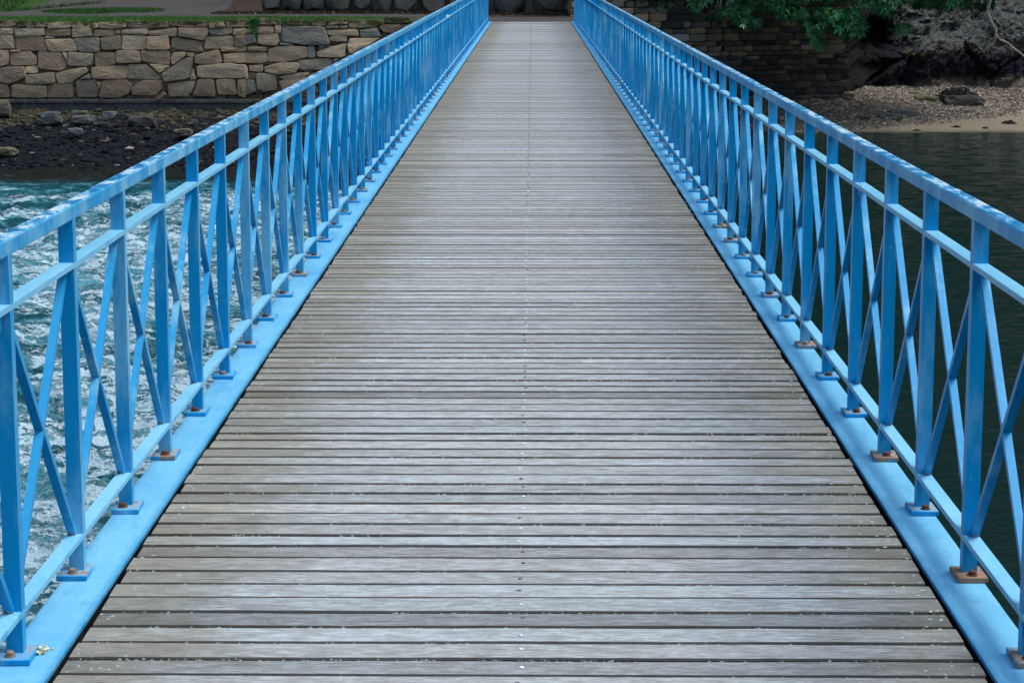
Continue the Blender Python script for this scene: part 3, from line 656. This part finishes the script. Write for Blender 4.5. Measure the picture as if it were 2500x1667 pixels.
# coursed dark wall
rw = empty('dark_stone_wall', (6, 71, -2.4)); tag(rw, 'dark coursed stone wall under the overhanging leaves beyond the right railing', 'wall')
Df = lambda x, z: 70.2+(x-1.4)*.42+(z+2.5)*.10
rb = MB(); DC = [(.12, .10, .09), (.19, .16, .135), (.09, .09, .10), (.13, .125, .12), (.22, .16, .11), (.06, .062, .072), (.08, .075, .075), (.20, .19, .18)]
coursed(rb, 1.4, 10.1, -3.0, 3.0, Df, (.12, .25), (.22, .75), (.02, .09), DC, .010, jit=.018, back=.2)
child(rb.build('masonry', M['masonry']), rw)
b = MB(); b.add([(1.3, Df(1.3, -3.4)+.1, -3.4), (10.3, Df(10.3, -3.4)+.1, -3.4), (10.3, Df(10.3, 3)+.1, 3.05), (1.3, Df(1.3, 3)+.1, 3.05), (1.3, Df(1.3, -3.4)+1.6, -3.4), (10.3, Df(10.3, -3.4)+1.6, -3.4), (10.3, Df(10.3, 3)+1.6, 3.05), (1.3, Df(1.3, 3)+1.6, 3.05)],
          [(0, 1, 2, 3), (7, 6, 5, 4), (3, 2, 6, 7), (1, 5, 6, 2), (0, 3, 7, 4)])
child(b.build('backing', M['mortar']), rw)
# abutment below the bridge end
ab = MB(); ab.box(-1.5, 1.38, 62.95, DW+.1, -3.6, -.26, ch=.02); ab.box(1.30, 1.42, DW, 77, -3.6, -.02)
ab.box(-1.5, 1.36, 62.98, 64.4, -.26, -.045)
tag(ab.build('bridge_abutment', M['concrete']), 'grey concrete abutment carrying the far end of the blue footbridge', 'abutment')
# cliff
us = np.arange(8.6, 30, .06); vs_ = np.arange(-3.2, 6.5, .06)
UU, VV = np.meshgrid(us, vs_, indexing='ij')
ca_, sa_ = math.cos(R(38)), math.sin(R(38))
au = UU*ca_+VV*sa_; av = -UU*sa_+VV*ca_
f1, f2, cid, dx, dy = voro(au*.42+.25*fbm(UU, VV, 3), av*.8+.4*fbm(UU*.8, VV*.8, 4), 5)
g1_, g2_, gid, gx, gy = voro(au*1.3+.5*fbm(UU*2, VV*2, 61), av*2.2+.5*fbm(UU*2, VV*2, 6), 15)
foot = 77.2+np.clip(UU-12, -3, 9)*.42-2.0*sstep(12.2, 8.6, UU)
DD = foot+(VV+2.6)*.62*sstep(-2.2, 1.5, VV)+sstep(.2, 3, VV)*1.2
DD = DD-(cid-.5)*.9*sstep(0, .22, f2-f1)-(dx*.9+dy*.5)*(.4)*sstep(0, .2, f2-f1)-(gid-.5)*.2*sstep(0, .25, g2_-g1_)-(gx*.3+gy*.25)*.25+.16*sstep(.10, .0, f2-f1)+.06*sstep(.12, 0, g2_-g1_)
DD = DD+.35*(ridge(au*1.1, av*2.2, 66, 5, .62)-.5)+.5*(fbm(UU*.5, VV*.5, 30, 4)-.5)*2+.18*(ridge(au*1.2, av*4, 33, 5, .6)-.5)+1.3*sstep(.9, 0., np.abs(UU-11.8-.4*(VV+1)))*sstep(-2.5, -1.9, VV)*sstep(0.2, -.8, VV)
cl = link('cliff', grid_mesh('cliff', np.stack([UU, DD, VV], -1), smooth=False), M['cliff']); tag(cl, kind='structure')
# things on the beach
BT = [(2259, 241, 'brown sandy slab lying in the shingle left of the weedy rock', 'mossrock', .85, .2, 'rock'),
      (2168, 284, 'flat grey stone at the left of the low slabs near the sand', 'greyrock', .75, .18, 'rock'),
      (2205, 276, 'long grey slab lying behind the flat grey stone near the sand', 'greyrock', .9, .2, 'rock'),
      (2105, 289, 'dark low stone at the water side of the shingle', 'darkrock', .5, .14, 'rock')]
def on_beach(px, py):
    r = ray(px, py); t = 60
    while t < 90:
        p = CAM+r*t
        if p.z <= beachz(p.x, p.y): return p
        t += .02
    return p
for i, (px, py, lb, mt, w, h, cat) in enumerate(BT):
    p = on_beach(px, py); rock('rock', px, py, p.y, w, h, M[mt], lb, cat, 'stones on the beach', seed=i+90, dy=w*1.5)
def weed(px, py, w, h, label, n=160, seed=0):
    p = on_beach(px, py); rs = random.Random(seed); b = MB()
    for i in range(n):
        a = rs.uniform(0, 6.28); q = rs.random()**.6; x = math.cos(a)*q*w/2; y = math.sin(a)*q*w*.55; z0 = h*(1-q*q)*rs.uniform(.2, 1)
        L = rs.uniform(.06, .16)*min(1.3, w+.4); b2 = rs.uniform(0, 6.28)
        pts = [(x+math.cos(b2+k*.5)*L*k/3, y+math.sin(b2+k*.5)*L*k/3, max(-.02, z0-k*k*.008+rs.uniform(-.01, .01))) for k in range(4)]
        b.tube(pts, [.02, .028, .022, .006], 4)
    o = b.build('seaweed_clump', M['weedclump']); o.location = p; tag(o, label, 'seaweed', 'seaweed clumps on the beach'); return p
p = on_beach(2345, 252); rock('rock', 2345, 250, p.y, 1.5, .52, M['darkrock'], 'dark rock half covered with black seaweed in the shingle', 'rock', seed=77, dy=1.5)
weed(2335, 246, 1.7, .5, 'black seaweed draped over the dark rock in the shingle', 420, 3)
weed(2463, 302, .42, .10, 'small black seaweed clump on the pale sand near the right edge', 120, 4)
weed(2334, 311, .25, .05, 'small flat seaweed scrap at the middle of the sand strip', 60, 5)
weed(2405, 314, .18, .04, 'thin seaweed scrap on the sand left of the black clump', 40, 6)
weed(2238, 320, .2, .05, 'seaweed scrap at the water edge below the flat grey stone', 50, 7)
weed(2185, 288, .5, .14, 'black seaweed between the low grey slabs', 140, 8)

# ------------------------------------------------------------------ overhanging trees
def leafcluster(mb_v, mb_c, p, L, n, k, droop=.5, wide=.3):
    a0 = random.uniform(0, 6.28)
    ax_ = Vector((random.gauss(0, .5), -abs(random.gauss(.5, .5)), random.gauss(.0, .35)-.1)).normalized()
    e1 = ax_.cross(Vector((.3, .1, 1))).normalized(); e2 = ax_.cross(e1)
    for i in range(n):
        t = a0+6.283*i/n+random.uniform(-.25, .25); l = L*random.uniform(.7, 1.15)
        d = (e1*math.cos(t)+e2*math.sin(t)+ax_*.45).normalized(); d.z -= droop*random.uniform(.3, 1); d.normalize()
        s = d.cross(ax_).normalized(); nrm = d.cross(s)
        m1 = p+d*l*.5; tip = p+d*l+Vector((0, 0, -.12*l)); kk_ = k*random.uniform(.75, 1.25)
        b0 = len(mb_v); mb_v += [p, m1+s*l*wide*.5+nrm*l*.06, tip, m1-s*l*wide*.5+nrm*l*.06]
        mb_c.append(kk_)
def leafmesh(name, V, C_, mat, parent):
    n = len(C_); co = np.array([tuple(v) for v in V], np.float32)
    fi = np.array([[4*i, 4*i+1, 4*i+2, 4*i, 4*i+2, 4*i+3] for i in range(n)], np.int32).ravel()
    me = bpy.data.meshes.new(name); me.vertices.add(4*n); me.vertices.foreach_set('co', co.ravel()); me.loops.add(6*n); me.loops.foreach_set('vertex_index', fi)
    me.polygons.add(2*n); me.polygons.foreach_set('loop_start', np.arange(0, 6*n, 3, dtype=np.int32)); me.polygons.foreach_set('loop_total', np.full(2*n, 3, dtype=np.int32))
    me.update(calc_edges=True); ca = me.color_attributes.new('tint', 'FLOAT_COLOR', 'POINT'); c = np.ones((4*n, 4), np.float32)
    k = np.repeat(np.array(C_), 4); c[:, 0] = k*1.0; c[:, 1] = k; c[:, 2] = k*.95; ca.data.foreach_set('color', c.ravel())
    return link(name, me, mat, parent)
# lower outline of the hanging foliage, photograph pixels (x, lowest y)
OUT = [(1640, 10), (1700, 20), (1760, 40), (1820, 66), (1850, 60), (1880, 40), (1940, 45), (1965, 60), (1990, 108), (2005, 122), (2030, 118), (2050, 92), (2110, 85), (2150, 72), (2200, 78), (2225, 60), (2240, 40), (2262, 20), (2285, 5), (2300, 10), (2315, 18), (2330, 4), (2360, -5)]
def lowy(px):
    for (a, b_), (c_, d_) in zip(OUT, OUT[1:]):
        if a <= px <= c_: return b_+(d_-b_)*(px-a)/(c_-a)
    return -20
tree = empty('broadleaf_tree', (10, 72, 3.0)); tag(tree, 'broadleaf tree whose bright green leafy branches hang over the dark stone wall and rocks', 'tree')
V = []; Cc = []
n_ = 0
while n_ < 3000:
    px = random.uniform(1690, 2350); lo_ = lowy(px); py = lo_-abs(random.gauss(0, 75)) if random.random() < .8 else random.uniform(-260, lo_)
    if py > lo_-4*random.random(): continue
    if px < 1880 and random.random() < .75: continue
    # gaps: low-frequency holes
    g = float(fbm(np.array(px/70.), np.array(py/45.), 71, 3)); 
    if py > 0 and g < .44: continue
    D = random.uniform(67.2, 70.2)+(.6 if g < .55 else 0); p = atD(px, py, D)
    leafcluster(V, Cc, p, random.uniform(.16, .27), random.choice((5, 6, 7)), random.uniform(.55, 1.25)); n_ += 1
for i in range(420):
    px = random.uniform(2230, 2430); py = 30-abs(random.gauss(0, 45))-18*float(fbm(np.array(px/30.), np.array(0.), 8, 2))
    leafcluster(V, Cc, atD(px, py, random.uniform(71.5, 74)), random.uniform(.12, .22), 6, random.uniform(.15, .5), .8)
# the rest of the crown above the frame, spreading over wall and rocks
for i in range(2600):
    u_ = random.gauss(0, 1); v_ = random.gauss(0, 1); p = Vector((10.5+u_*3.2, 71+v_*1.6, 4.2+random.gauss(0, 1.7)))
    if p.z < 1.3: continue
    leafcluster(V, Cc, p, random.uniform(.35, .5), 6, random.uniform(.6, 1.1))
child(leafmesh('crown', V, Cc, M['leaf'], None), tree)
b = MB(); b.tube([(11.5, 75.5, 1.5), (11.2, 74.2, 2.6), (10.6, 72.6, 3.6), (10.2, 71.2, 4.8)], [.28, .24, .18, .10], 9)
child(b.build('trunk', M['darkbark']), tree)
b = MB()
for (px, py) in ((1760, 20), (1850, 40), (1930, 10), (2000, 95), (2080, 60), (2170, 45), (2230, 20), (2290, 0), (1990, 30), (2110, 10)):
    e = atD(px, py, random.uniform(68, 69.6)); s0 = Vector((10.5+random.uniform(-1, 1), 72, 3.4)); mid = (s0+e)/2+Vector((0, -.3, .5))
    b.tube([s0, (s0+mid)/2+Vector((0, 0, .25)), mid, (mid+e)/2+Vector((0, 0, .2)), e], [.07, .05, .035, .022, .008], 5)
child(b.build('branches', M['darkbark']), tree)
shrub = empty('small_leaved_shrub', (5.5, 71, 2)); tag(shrub, 'dark small-leaved shrub hanging over the stone wall just right of the blue railing', 'shrub')
V = []; Cc = []
n_ = 0
while n_ < 1500:
    px = random.uniform(1560, 1900); lo_ = 55*math.exp(-((px-1800)/85.)**2)+12; py = random.uniform(-200, lo_+10)
    if float(fbm(np.array(px/40.), np.array(py/30.), 5, 3)) < .46 and py > -10: continue
    leafcluster(V, Cc, atD(px, py, random.uniform(70.3, 71.6)), random.uniform(.08, .15), 6, random.uniform(.5, 1.2), .2, .45); n_ += 1
child(leafmesh('crown', V, Cc, M['leaf2'], None), shrub)
b = MB(); b.tube([(5.6, 72.6, 3.1), (5.8, 71.8, 2.6), (6.0, 71.2, 1.7), (6.2, 70.9, .9)], [.09, .07, .05, .02], 6)
child(b.build('trunk', M['darkbark']), shrub)
tw = MB()
for i in range(9):
    e = atD(1745+random.uniform(-5, 55), 22+random.uniform(-4, 12), 69.8); q = e+Vector((random.uniform(-.5, .5), 0, -random.uniform(.1, .45))); mm = (e+q)/2+Vector((random.uniform(-.1, .1), 0, .05))
    tw.tube([e+Vector((.1, .3, .5)), e, mm, q], [.012, .011, .009, .004], 4)
child(tw.build('twigs', M['bark']), shrub)
# bare pale branch hanging before the cliff
dt = empty('bare_branch', tuple(atD(2415, -60, 71.5))); tag(dt, 'bare pale forked branch hanging in front of the rocky bank at the right', 'branch')
def brp(L_, rr_, D0):
    b = MB(); pts = [atD(1900+x/3.92, y/3.92, D0+.02*i) for i, (x, y) in enumerate(L_)]; b.tube(pts, rr_, 7); return b
child(brp([(2090, -500), (2050, -250), (2025, 0), (1998, 120), (2030, 200), (2080, 280), (2082, 340)], [.09, .075, .062, .06, .055, .052, .05], 71.5).build('main_stem', M['bark']), dt)
child(brp([(2082, 335), (2068, 385), (2050, 430), (2000, 460), (1962, 497)], [.048, .04, .034, .026, .010], 71.6).build('fork', M['bark']), dt)
child(brp([(2082, 330), (2120, 380), (2190, 410), (2240, 455), (2290, 490), (2352, 540), (2420, 575)], [.045, .04, .036, .034, .03, .026, .015], 71.6).build('fork', M['bark']), dt)
child(brp([(2235, 455), (2225, 480), (2228, 500)], [.014, .012, .005], 71.6).build('twig', M['bark']), dt)
d2 = empty('bare_twig_branch', tuple(atD(2495, -20, 71.2))); tag(d2, 'short bare pale branch entering at the top right corner', 'branch')
child(brp([(2400, -220), (2350, 0), (2335, 35), (2290, 68), (2240, 85), (2198, 112)], [.06, .045, .04, .032, .022, .008], 71.2).build('main_stem', M['bark']), d2)

# ------------------------------------------------------------------ footbridge
END = 62.9
br = empty('footbridge', (0, 0, 0)); tag(br, 'long straight footbridge with grey timber planks between bright blue crossed-bar steel railings', 'footbridge')
HW = 1.092
b = MB(); y = 2.6; NS = 26; plank_y = []
while y < END-.02:
    pitch = .1286*random.uniform(.95, 1.05); gap = max(.005, min(.034, random.gauss(.0165, .0068))); y0 = y+gap/2; y1 = y+pitch-gap/2
    zt = random.gauss(0, .0006); sl = random.gauss(0, .0008); sk = random.gauss(0, .0030); bow = random.gauss(0, .0012)
    k = random.gauss(.98, .10)*(.78 if random.random() < .07 else 1); wrm = random.uniform(-.025, .03); colr = (k*(1+wrm), k, k*(1-wrm*.8))
    xl = -HW+random.uniform(-.002, .008); xr = HW+random.uniform(-.008, .002)
    vs = []; fs = []
    ph = random.random()*99
    for i in range(NS+1):
        t = i/NS; x = xl+(xr-xl)*t
        dz = zt+bow*(4*t*(1-t)-.5)*.5
        ja = (mnoise.noise(Vector((t*5, ph, 0)))*.0045)+(mnoise.noise(Vector((t*22, ph, 3)))*.0016)+sk*(t-.5)*1.2; jb = (mnoise.noise(Vector((t*5, ph, 5)))*.0045)+(mnoise.noise(Vector((t*22, ph, 8)))*.0016)+sk*(t-.5)*1.2
        r_ = .004
        sect = [(y0+ja, -.045), (y0+ja, -r_-.001+dz), (y0+ja+r_, dz), ((y0+y1)/2, dz+.0012+sl*0), (y1+jb-r_, dz+sl), (y1+jb, -r_+dz+sl), (y1+jb, -.045)]
        vs += [(x, a_, c_) for a_, c_ in sect]
    for i in range(NS):
        for j in range(6):
            a_ = i*7+j; fs.append((a_, a_+7, a_+8, a_+1))
    fs.append(tuple(range(7))); fs.append(tuple(NS*7+j for j in range(7))[::-1])
    b.add(vs, fs, colr); plank_y.append(((y0+y1)/2, zt+.0012)); y += pitch
child(b.build('deck', M['wood']), br)
# screws along the deck centre: those seen largest one by one, the others as one
def screw_mesh(r=.0064):
    b = MB(); n = 10; vs = []
    for rr_, zz_ in ((r, 0), (r*.95, .0016), (r*.6, .0028)):
        for k in range(n): vs.append((rr_*math.cos(6.283*k/n), rr_*math.sin(6.283*k/n), zz_))
    fs = [(l*n+k, l*n+(k+1) % n, l*n+n+(k+1) % n, l*n+n+k) for l in range(2) for k in range(n)]; fs.append(tuple(2*n+k for k in range(n)))
    b.add(vs, fs); return b
sm = screw_mesh().mesh('screw'); sm.materials.append(M['screw']); rest = MB(); tmpl = screw_mesh(); cnt = 0
sdark = bpy.data.meshes.new_from_object if False else None
sm2 = screw_mesh().mesh('screw_dull'); sm2.materials.append(M['dullscrew'])
for (py_, pz_) in plank_y:
    if py_ < 4.7: continue
    x = random.gauss(0, .0045)-.004; yy = py_+random.uniform(-.02, .02)
    if cnt < 100:
        o = bpy.data.objects.new('screw', sm if random.random() < .66 else sm2); scene.collection.objects.link(o); o.parent = br; o.location = (x, yy, pz_+.0005)
        cnt += 1
    else:
        rest.add([(v[0]+x, v[1]+yy, v[2]+pz_) for v in tmpl.v], tmpl.f)
o = rest.build('screw_row', M['dullscrew'], br); o['kind'] = 'stuff'
# structure beneath
b = MB(); 
for sgn in (-1, 1):
    b.box(*sorted((sgn*1.12, sgn*1.20)), 2.5, END, -.62, -.012)
b.box(-.25, -.13, 2.5, END, -.30, -.047); b.box(.13, .25, 2.5, END, -.30, -.047)
yy = 3.
while yy < END-.2:
    b.box(-1.12, 1.12, yy, yy+.10, -.45, -.31); yy += 2.2
b.build('girders', M['dark'], br)
b = MB(); b.box(-1.10, 1.10, 2.5, END, -.075, -.062); b.build('deck_underlay', M['dark'], br)
# blue edge strips, in lengths with a seam
for sgn in (-1, 1):
    seams = [2.5, 11.8, 21.1, 30.4, 39.7, 49.0, 58.3, END]
    for a_, c_ in zip(seams, seams[1:]):
        b = MB(); x0, x1 = sorted((sgn*1.102, sgn*1.240)); b.box(x0, x1, a_+.0035, c_-.0035, -.004, .010, ch=.002)
        b.build('edge_strip', M['strip'], br)
# railings
XC = 1.208; S = .735; Y0 = 5.870; NB = 6
def ang_bar(mb, x0, x1, p, q, t):          # bar in the plane of the railing between (y,z) points p and q
    d = Vector((q[0]-p[0], q[1]-p[1])).normalized(); n = Vector((-d.y, d.x))*t/2
    c = [(p[0]+n.x, p[1]+n.y), (q[0]+n.x, q[1]+n.y), (q[0]-n.x, q[1]-n.y), (p[0]-n.x, p[1]-n.y)]
    vs = [(x0, a_, c_) for a_, c_ in c]+[(x1, a_, c_) for a_, c_ in c]
    mb.add(vs, [(0, 1, 2, 3), (7, 6, 5, 4), (0, 4, 5, 1), (1, 5, 6, 2), (2, 6, 7, 3), (3, 7, 4, 0)])
ZL0, ZL1, ZM0, ZM1, ZT0, ZT1 = .112, .128, .850, .866, .978, 1.018
def post_mb():
    b = MB(); b.box(-.020, .020, -.019, .019, .026, ZL0-.0005, ch=.0015); b.box(-.020, .020, -.019, .019, ZL0-.0005, ZM1, ch=.0015); b.box(-.020, .020, -.019, .019, ZM1-.0005, ZT0+.004); return b
def post1():
    b = MB(); b.box(-.020, .020, -.019, .019, .024, ZT0+.004, ch=.0018); return b
def plate1():
    b = MB(); b.box(-.041, .041, -.072, .048, .0105, .026, ch=.0022); return b
def weld1():
    b = MB(); b.box(-.023, .023, -.0215, .0215, .0255, .031, ch=.002); return b
def bolt1():
    b = MB(); n = 6; r = .0125; vs = []
    for rr_, zz_, nn in ((.017, .026, 0), (.017, .0285, 0), (r, .0287, 0), (r, .037, 0), (r*.7, .0395, 0)):
        for k in range(12):
            tt = 6.283*k/12; q = rr_ if rr_ > .013 else rr_*(1 if k % 2 == 0 else .9); vs.append((q*math.cos(tt), -.045+q*math.sin(tt), zz_))
    fs = [(l*12+k, l*12+(k+1) % 12, l*12+12+(k+1) % 12, l*12+12+k) for l in range(4) for k in range(12)]; fs.append(tuple(48+k for k in range(12)))
    b.add(vs, fs); return b
def brace1(sgn, kind):        # sgn: outward side; kind 0: top at nearer post; 1: top at farther post
    b = MB(); x0, x1 = sorted((sgn*-.003, sgn*.0195))
    if kind == 0: ang_bar(b, x0, x1, (.022, ZM0-.004), (S-.022, ZL1+.004), .018)
    else: ang_bar(b, x0+.0006, x1-.0006, (.022, ZL1+.004), (S-.022, ZM0-.004), .018)
    return b
pm_, plm, bm_ = post1().mesh('post'), plate1().mesh('base_plate'), bolt1().mesh('bolt')
pm_.materials.append(M['paint']); plm.materials.append(M['paintplate']); bm_.materials.append(M['rust'])
def with_welds(s, k):
    b = brace1(s, k); n0 = len(b.f); xm = s*.008
    spots = ((S/2, (ZL1+ZM0)/2+.018), (S-.030, ZL1+.006), (.034, ZM0-.006)) if k == 0 else ((.034, ZL1+.006),)
    for (yy_, zz_) in spots:
        vs = []; fs = []
        for l in range(4):
            ph_ = math.pi*(l+.5)/4
            for q in range(8): a_ = 6.283*q/8; vs.append((xm+.011*math.sin(ph_)*math.cos(a_), yy_+.010*math.sin(ph_)*math.sin(a_), zz_+.008*math.cos(ph_)))
        fs = [(l*8+q, l*8+8+q, l*8+8+(q+1) % 8, l*8+(q+1) % 8) for l in range(3) for q in range(8)]+[tuple(range(8)), tuple(24+q for q in range(8))[::-1]]
        b.add(vs, fs)
    me = b.mesh('brace'); me.materials.append(M['brace']); me.materials.append(M['weld'])
    for i, p_ in enumerate(me.polygons): p_.material_index = 0 if i < n0 else 1
    return me
brm = {(s_, k): with_welds(s_, k) for s_ in (-1, 1) for k in (0, 1)}
NP = int((END-.3-Y0)/S)+1
RUST = {(-1, -1): .30, (-1, 0): .40, (-1, 1): .36, (-1, 2): .42, (1, -1): .46, (1, 0): .62, (1, 1): .36, (1, 2): .5, (1, 3): .34, (1, 4): .3, (1, 5): .52, (1, 6): .2, (1, 7): .4, (-1, 4): .2}
farp = MB(); farb = MB(); farpl = MB(); pb_, lb_, bb_ = post1(), plate1(), {(s, k): brace1(s, k) for s in (-1, 1) for k in (0, 1)}
IND = 50; rr2 = random.Random(5)
for sgn in (-1, 1):
    for i in range(-3, NP):
        yc = Y0+i*S; xo = sgn*XC
        near_ = i < IND-3
        if near_:
            po = bpy.data.objects.new('post', pm_); scene.collection.objects.link(po); po.parent = br; po.location = (xo, yc, 0)
            po.rotation_euler = (rr2.gauss(0, .0012), 0, rr2.gauss(0, .006))
            for nm, me_ in (('base_plate', plm), ('bolt', bm_)):
                o = bpy.data.objects.new(nm, me_); scene.collection.objects.link(o); o.parent = po
                if nm == 'base_plate':
                    o['rust'] = float(RUST.get((sgn, i), rr2.choice((.12, .2, .28, .36, .46)))); o.rotation_euler = (0, 0, rr2.gauss(0, .02))
                    o.location = (rr2.gauss(0, .002), 0, 0)
                else: o.location = (rr2.uniform(-.008, .008), rr2.uniform(-.004, .004), 0); k_ = rr2.uniform(.75, 1.15); o.scale = (k_, 1, 1)
        else:
            farp.add([(v[0]+xo, v[1]+yc, v[2]) for v in pb_.v], pb_.f); farpl.add([(v[0]+xo, v[1]+yc, v[2]) for v in lb_.v], lb_.f)
        if i < NP-1:
            for kd in (0, 1):
                if i < 22:
                    o = bpy.data.objects.new('brace', brm[(sgn, kd)]); scene.collection.objects.link(o); o.parent = br; o.location = (xo, yc, 0)
                else:
                    q = bb_[(sgn, kd)]; farb.add([(v[0]+xo, v[1]+yc, v[2]) for v in q.v], q.f)
for mb_, nm, mt in ((farp, 'post_row', 'paint'), (farpl, 'base_plate_row', 'paintplate'), (farb, 'brace_row', 'brace')):
    o = mb_.build(nm, M[mt], br); o['kind'] = 'stuff'
YE = Y0+(NP-1)*S+.02; YS = Y0-3*S-.3
rr3 = random.Random(11)
def rail(sgn, z0, z1, w, nm, mt, seg, ch, jit):
    b = MB(); yy = YS; inn = XC-.0205; x0, x1 = sorted((sgn*inn, sgn*(inn+w))); first = True
    # one length after the other; ends meet at posts with tiny steps
    while yy < YE:
        ye = min(yy+seg, YE); dz = rr3.uniform(-jit, jit); dx_ = rr3.uniform(-jit, jit)*.6
        b.box(x0+dx_, x1+dx_, yy+.0008, ye-.0008, z0+dz*.3, z1+dz, ch=ch); yy = ye
    return b.build(nm, M[mt], br)
for sgn in (-1, 1):
    rail(sgn, ZT0, ZT1, .0435, 'handrail', 'paintrail', S*4, .004, .0012)
    rail(sgn, ZM0, ZM1, .0425, 'middle_rail', 'paintbar', S*8, .0012, .0004)
    rail(sgn, ZL0, ZL1, .0425, 'bottom_rail', 'paintbar', S*8, .0012, .0004)
# lichen in the gaps
lb = MB(); rr4 = random.Random(3)
oc = [(1, 0, 0), (-1, 0, 0), (0, 1, 0), (0, -1, 0), (0, 0, 1), (0, 0, -1)]; of = [(0, 2, 4), (2, 1, 4), (1, 3, 4), (3, 0, 4), (2, 0, 5), (1, 2, 5), (3, 1, 5), (0, 3, 5)]
for idx in range(len(plank_y)-1):
    yc = plank_y[idx][0]+.0643
    if yc < 4.8 or yc > 17: continue
    for c_ in range(rr4.choice((6, 12, 20, 28, 36))):
        cx = rr4.uniform(-1.06, 1.06); sp_ = rr4.uniform(.01, .09)
        for j in range(rr4.randint(3, 12)):
            x = cx+rr4.gauss(0, sp_); 
            if abs(x) > 1.085: continue
            r = rr4.uniform(.0015, .0042); yq = yc+rr4.uniform(-.006, .0065); zq = rr4.uniform(-.013, -.0025); k = rr4.uniform(.4, 1.05)
            lb.add([(x+v[0]*r*1.4, yq+v[1]*r, zq+v[2]*r) for v in oc], of, (k, k, k))
for j in range(500):          # flakes along the ends of the boards
    s_ = 1 if rr4.random() < .75 else -1; x = s_*(1.085-abs(rr4.gauss(0, .05))); yq = rr4.uniform(4.8, 14); r = rr4.uniform(.0015, .005); k = rr4.uniform(1., 1.7)
    lb.add([(x+v[0]*r*1.5, yq+v[1]*r*1.3, .001+v[2]*r*.25) for v in oc], of, (k, k, k))
tag(lb.build('lichen', M['lichen']), 'pale grey-green lichen crusts growing in the gaps between the deck planks', 'lichen', kind='stuff')
# small things on the bridge
p = atZ(98, 1588, .014); b = MB(); rr5 = random.Random(8)
for i in range(46):
    x = rr5.gauss(0, .011); y_ = rr5.gauss(0, .016); z_ = abs(rr5.gauss(0, .005)); r = rr5.uniform(.002, .0055)
    b.add([(x+v[0]*r*1.4, y_+v[1]*r*1.3, z_+v[2]*r*.8) for v in oc], of)
o = b.build('cream_flakes', M['cream']); o.location = (p.x, p.y, .012); tag(o, 'small crumbly cream-coloured lump beside the nearest left base plate', 'debris')
tD = 33.5; p = atD(1093, 41, 33.5)
b = MB(); b.box(-.022, .022, -.010, .010, -.022, .016, ch=.005); b.tube([(-.012, 0, .014), (-.008, 0, .024), (.008, 0, .024), (.012, 0, .014)], .004, 6)
o = b.build('white_tag', M['whitetag']); r_ = ray(1093, 41); t_ = (-1.178-CAM.x)/r_.x; o.location = CAM+r_*t_; tag(o, 'small white tag tied to the middle bar of the left railing far down the bridge', 'tag')
r_ = ray(2098, 470); t_ = (1.178-CAM.x)/r_.x; p = CAM+r_*t_
b = MB(); b.tube([(0, 0, .035), (.006, 0, .02), (-.004, -.003, .0), (.004, -.002, -.018), (.010, 0, -.028), (.004, 0, -.035)], .0014, 5)
o = b.build('wire_loop', M['wire']); o.location = p; tag(o, 'thin loose wire end hanging below the middle bar of the right railing', 'wire')
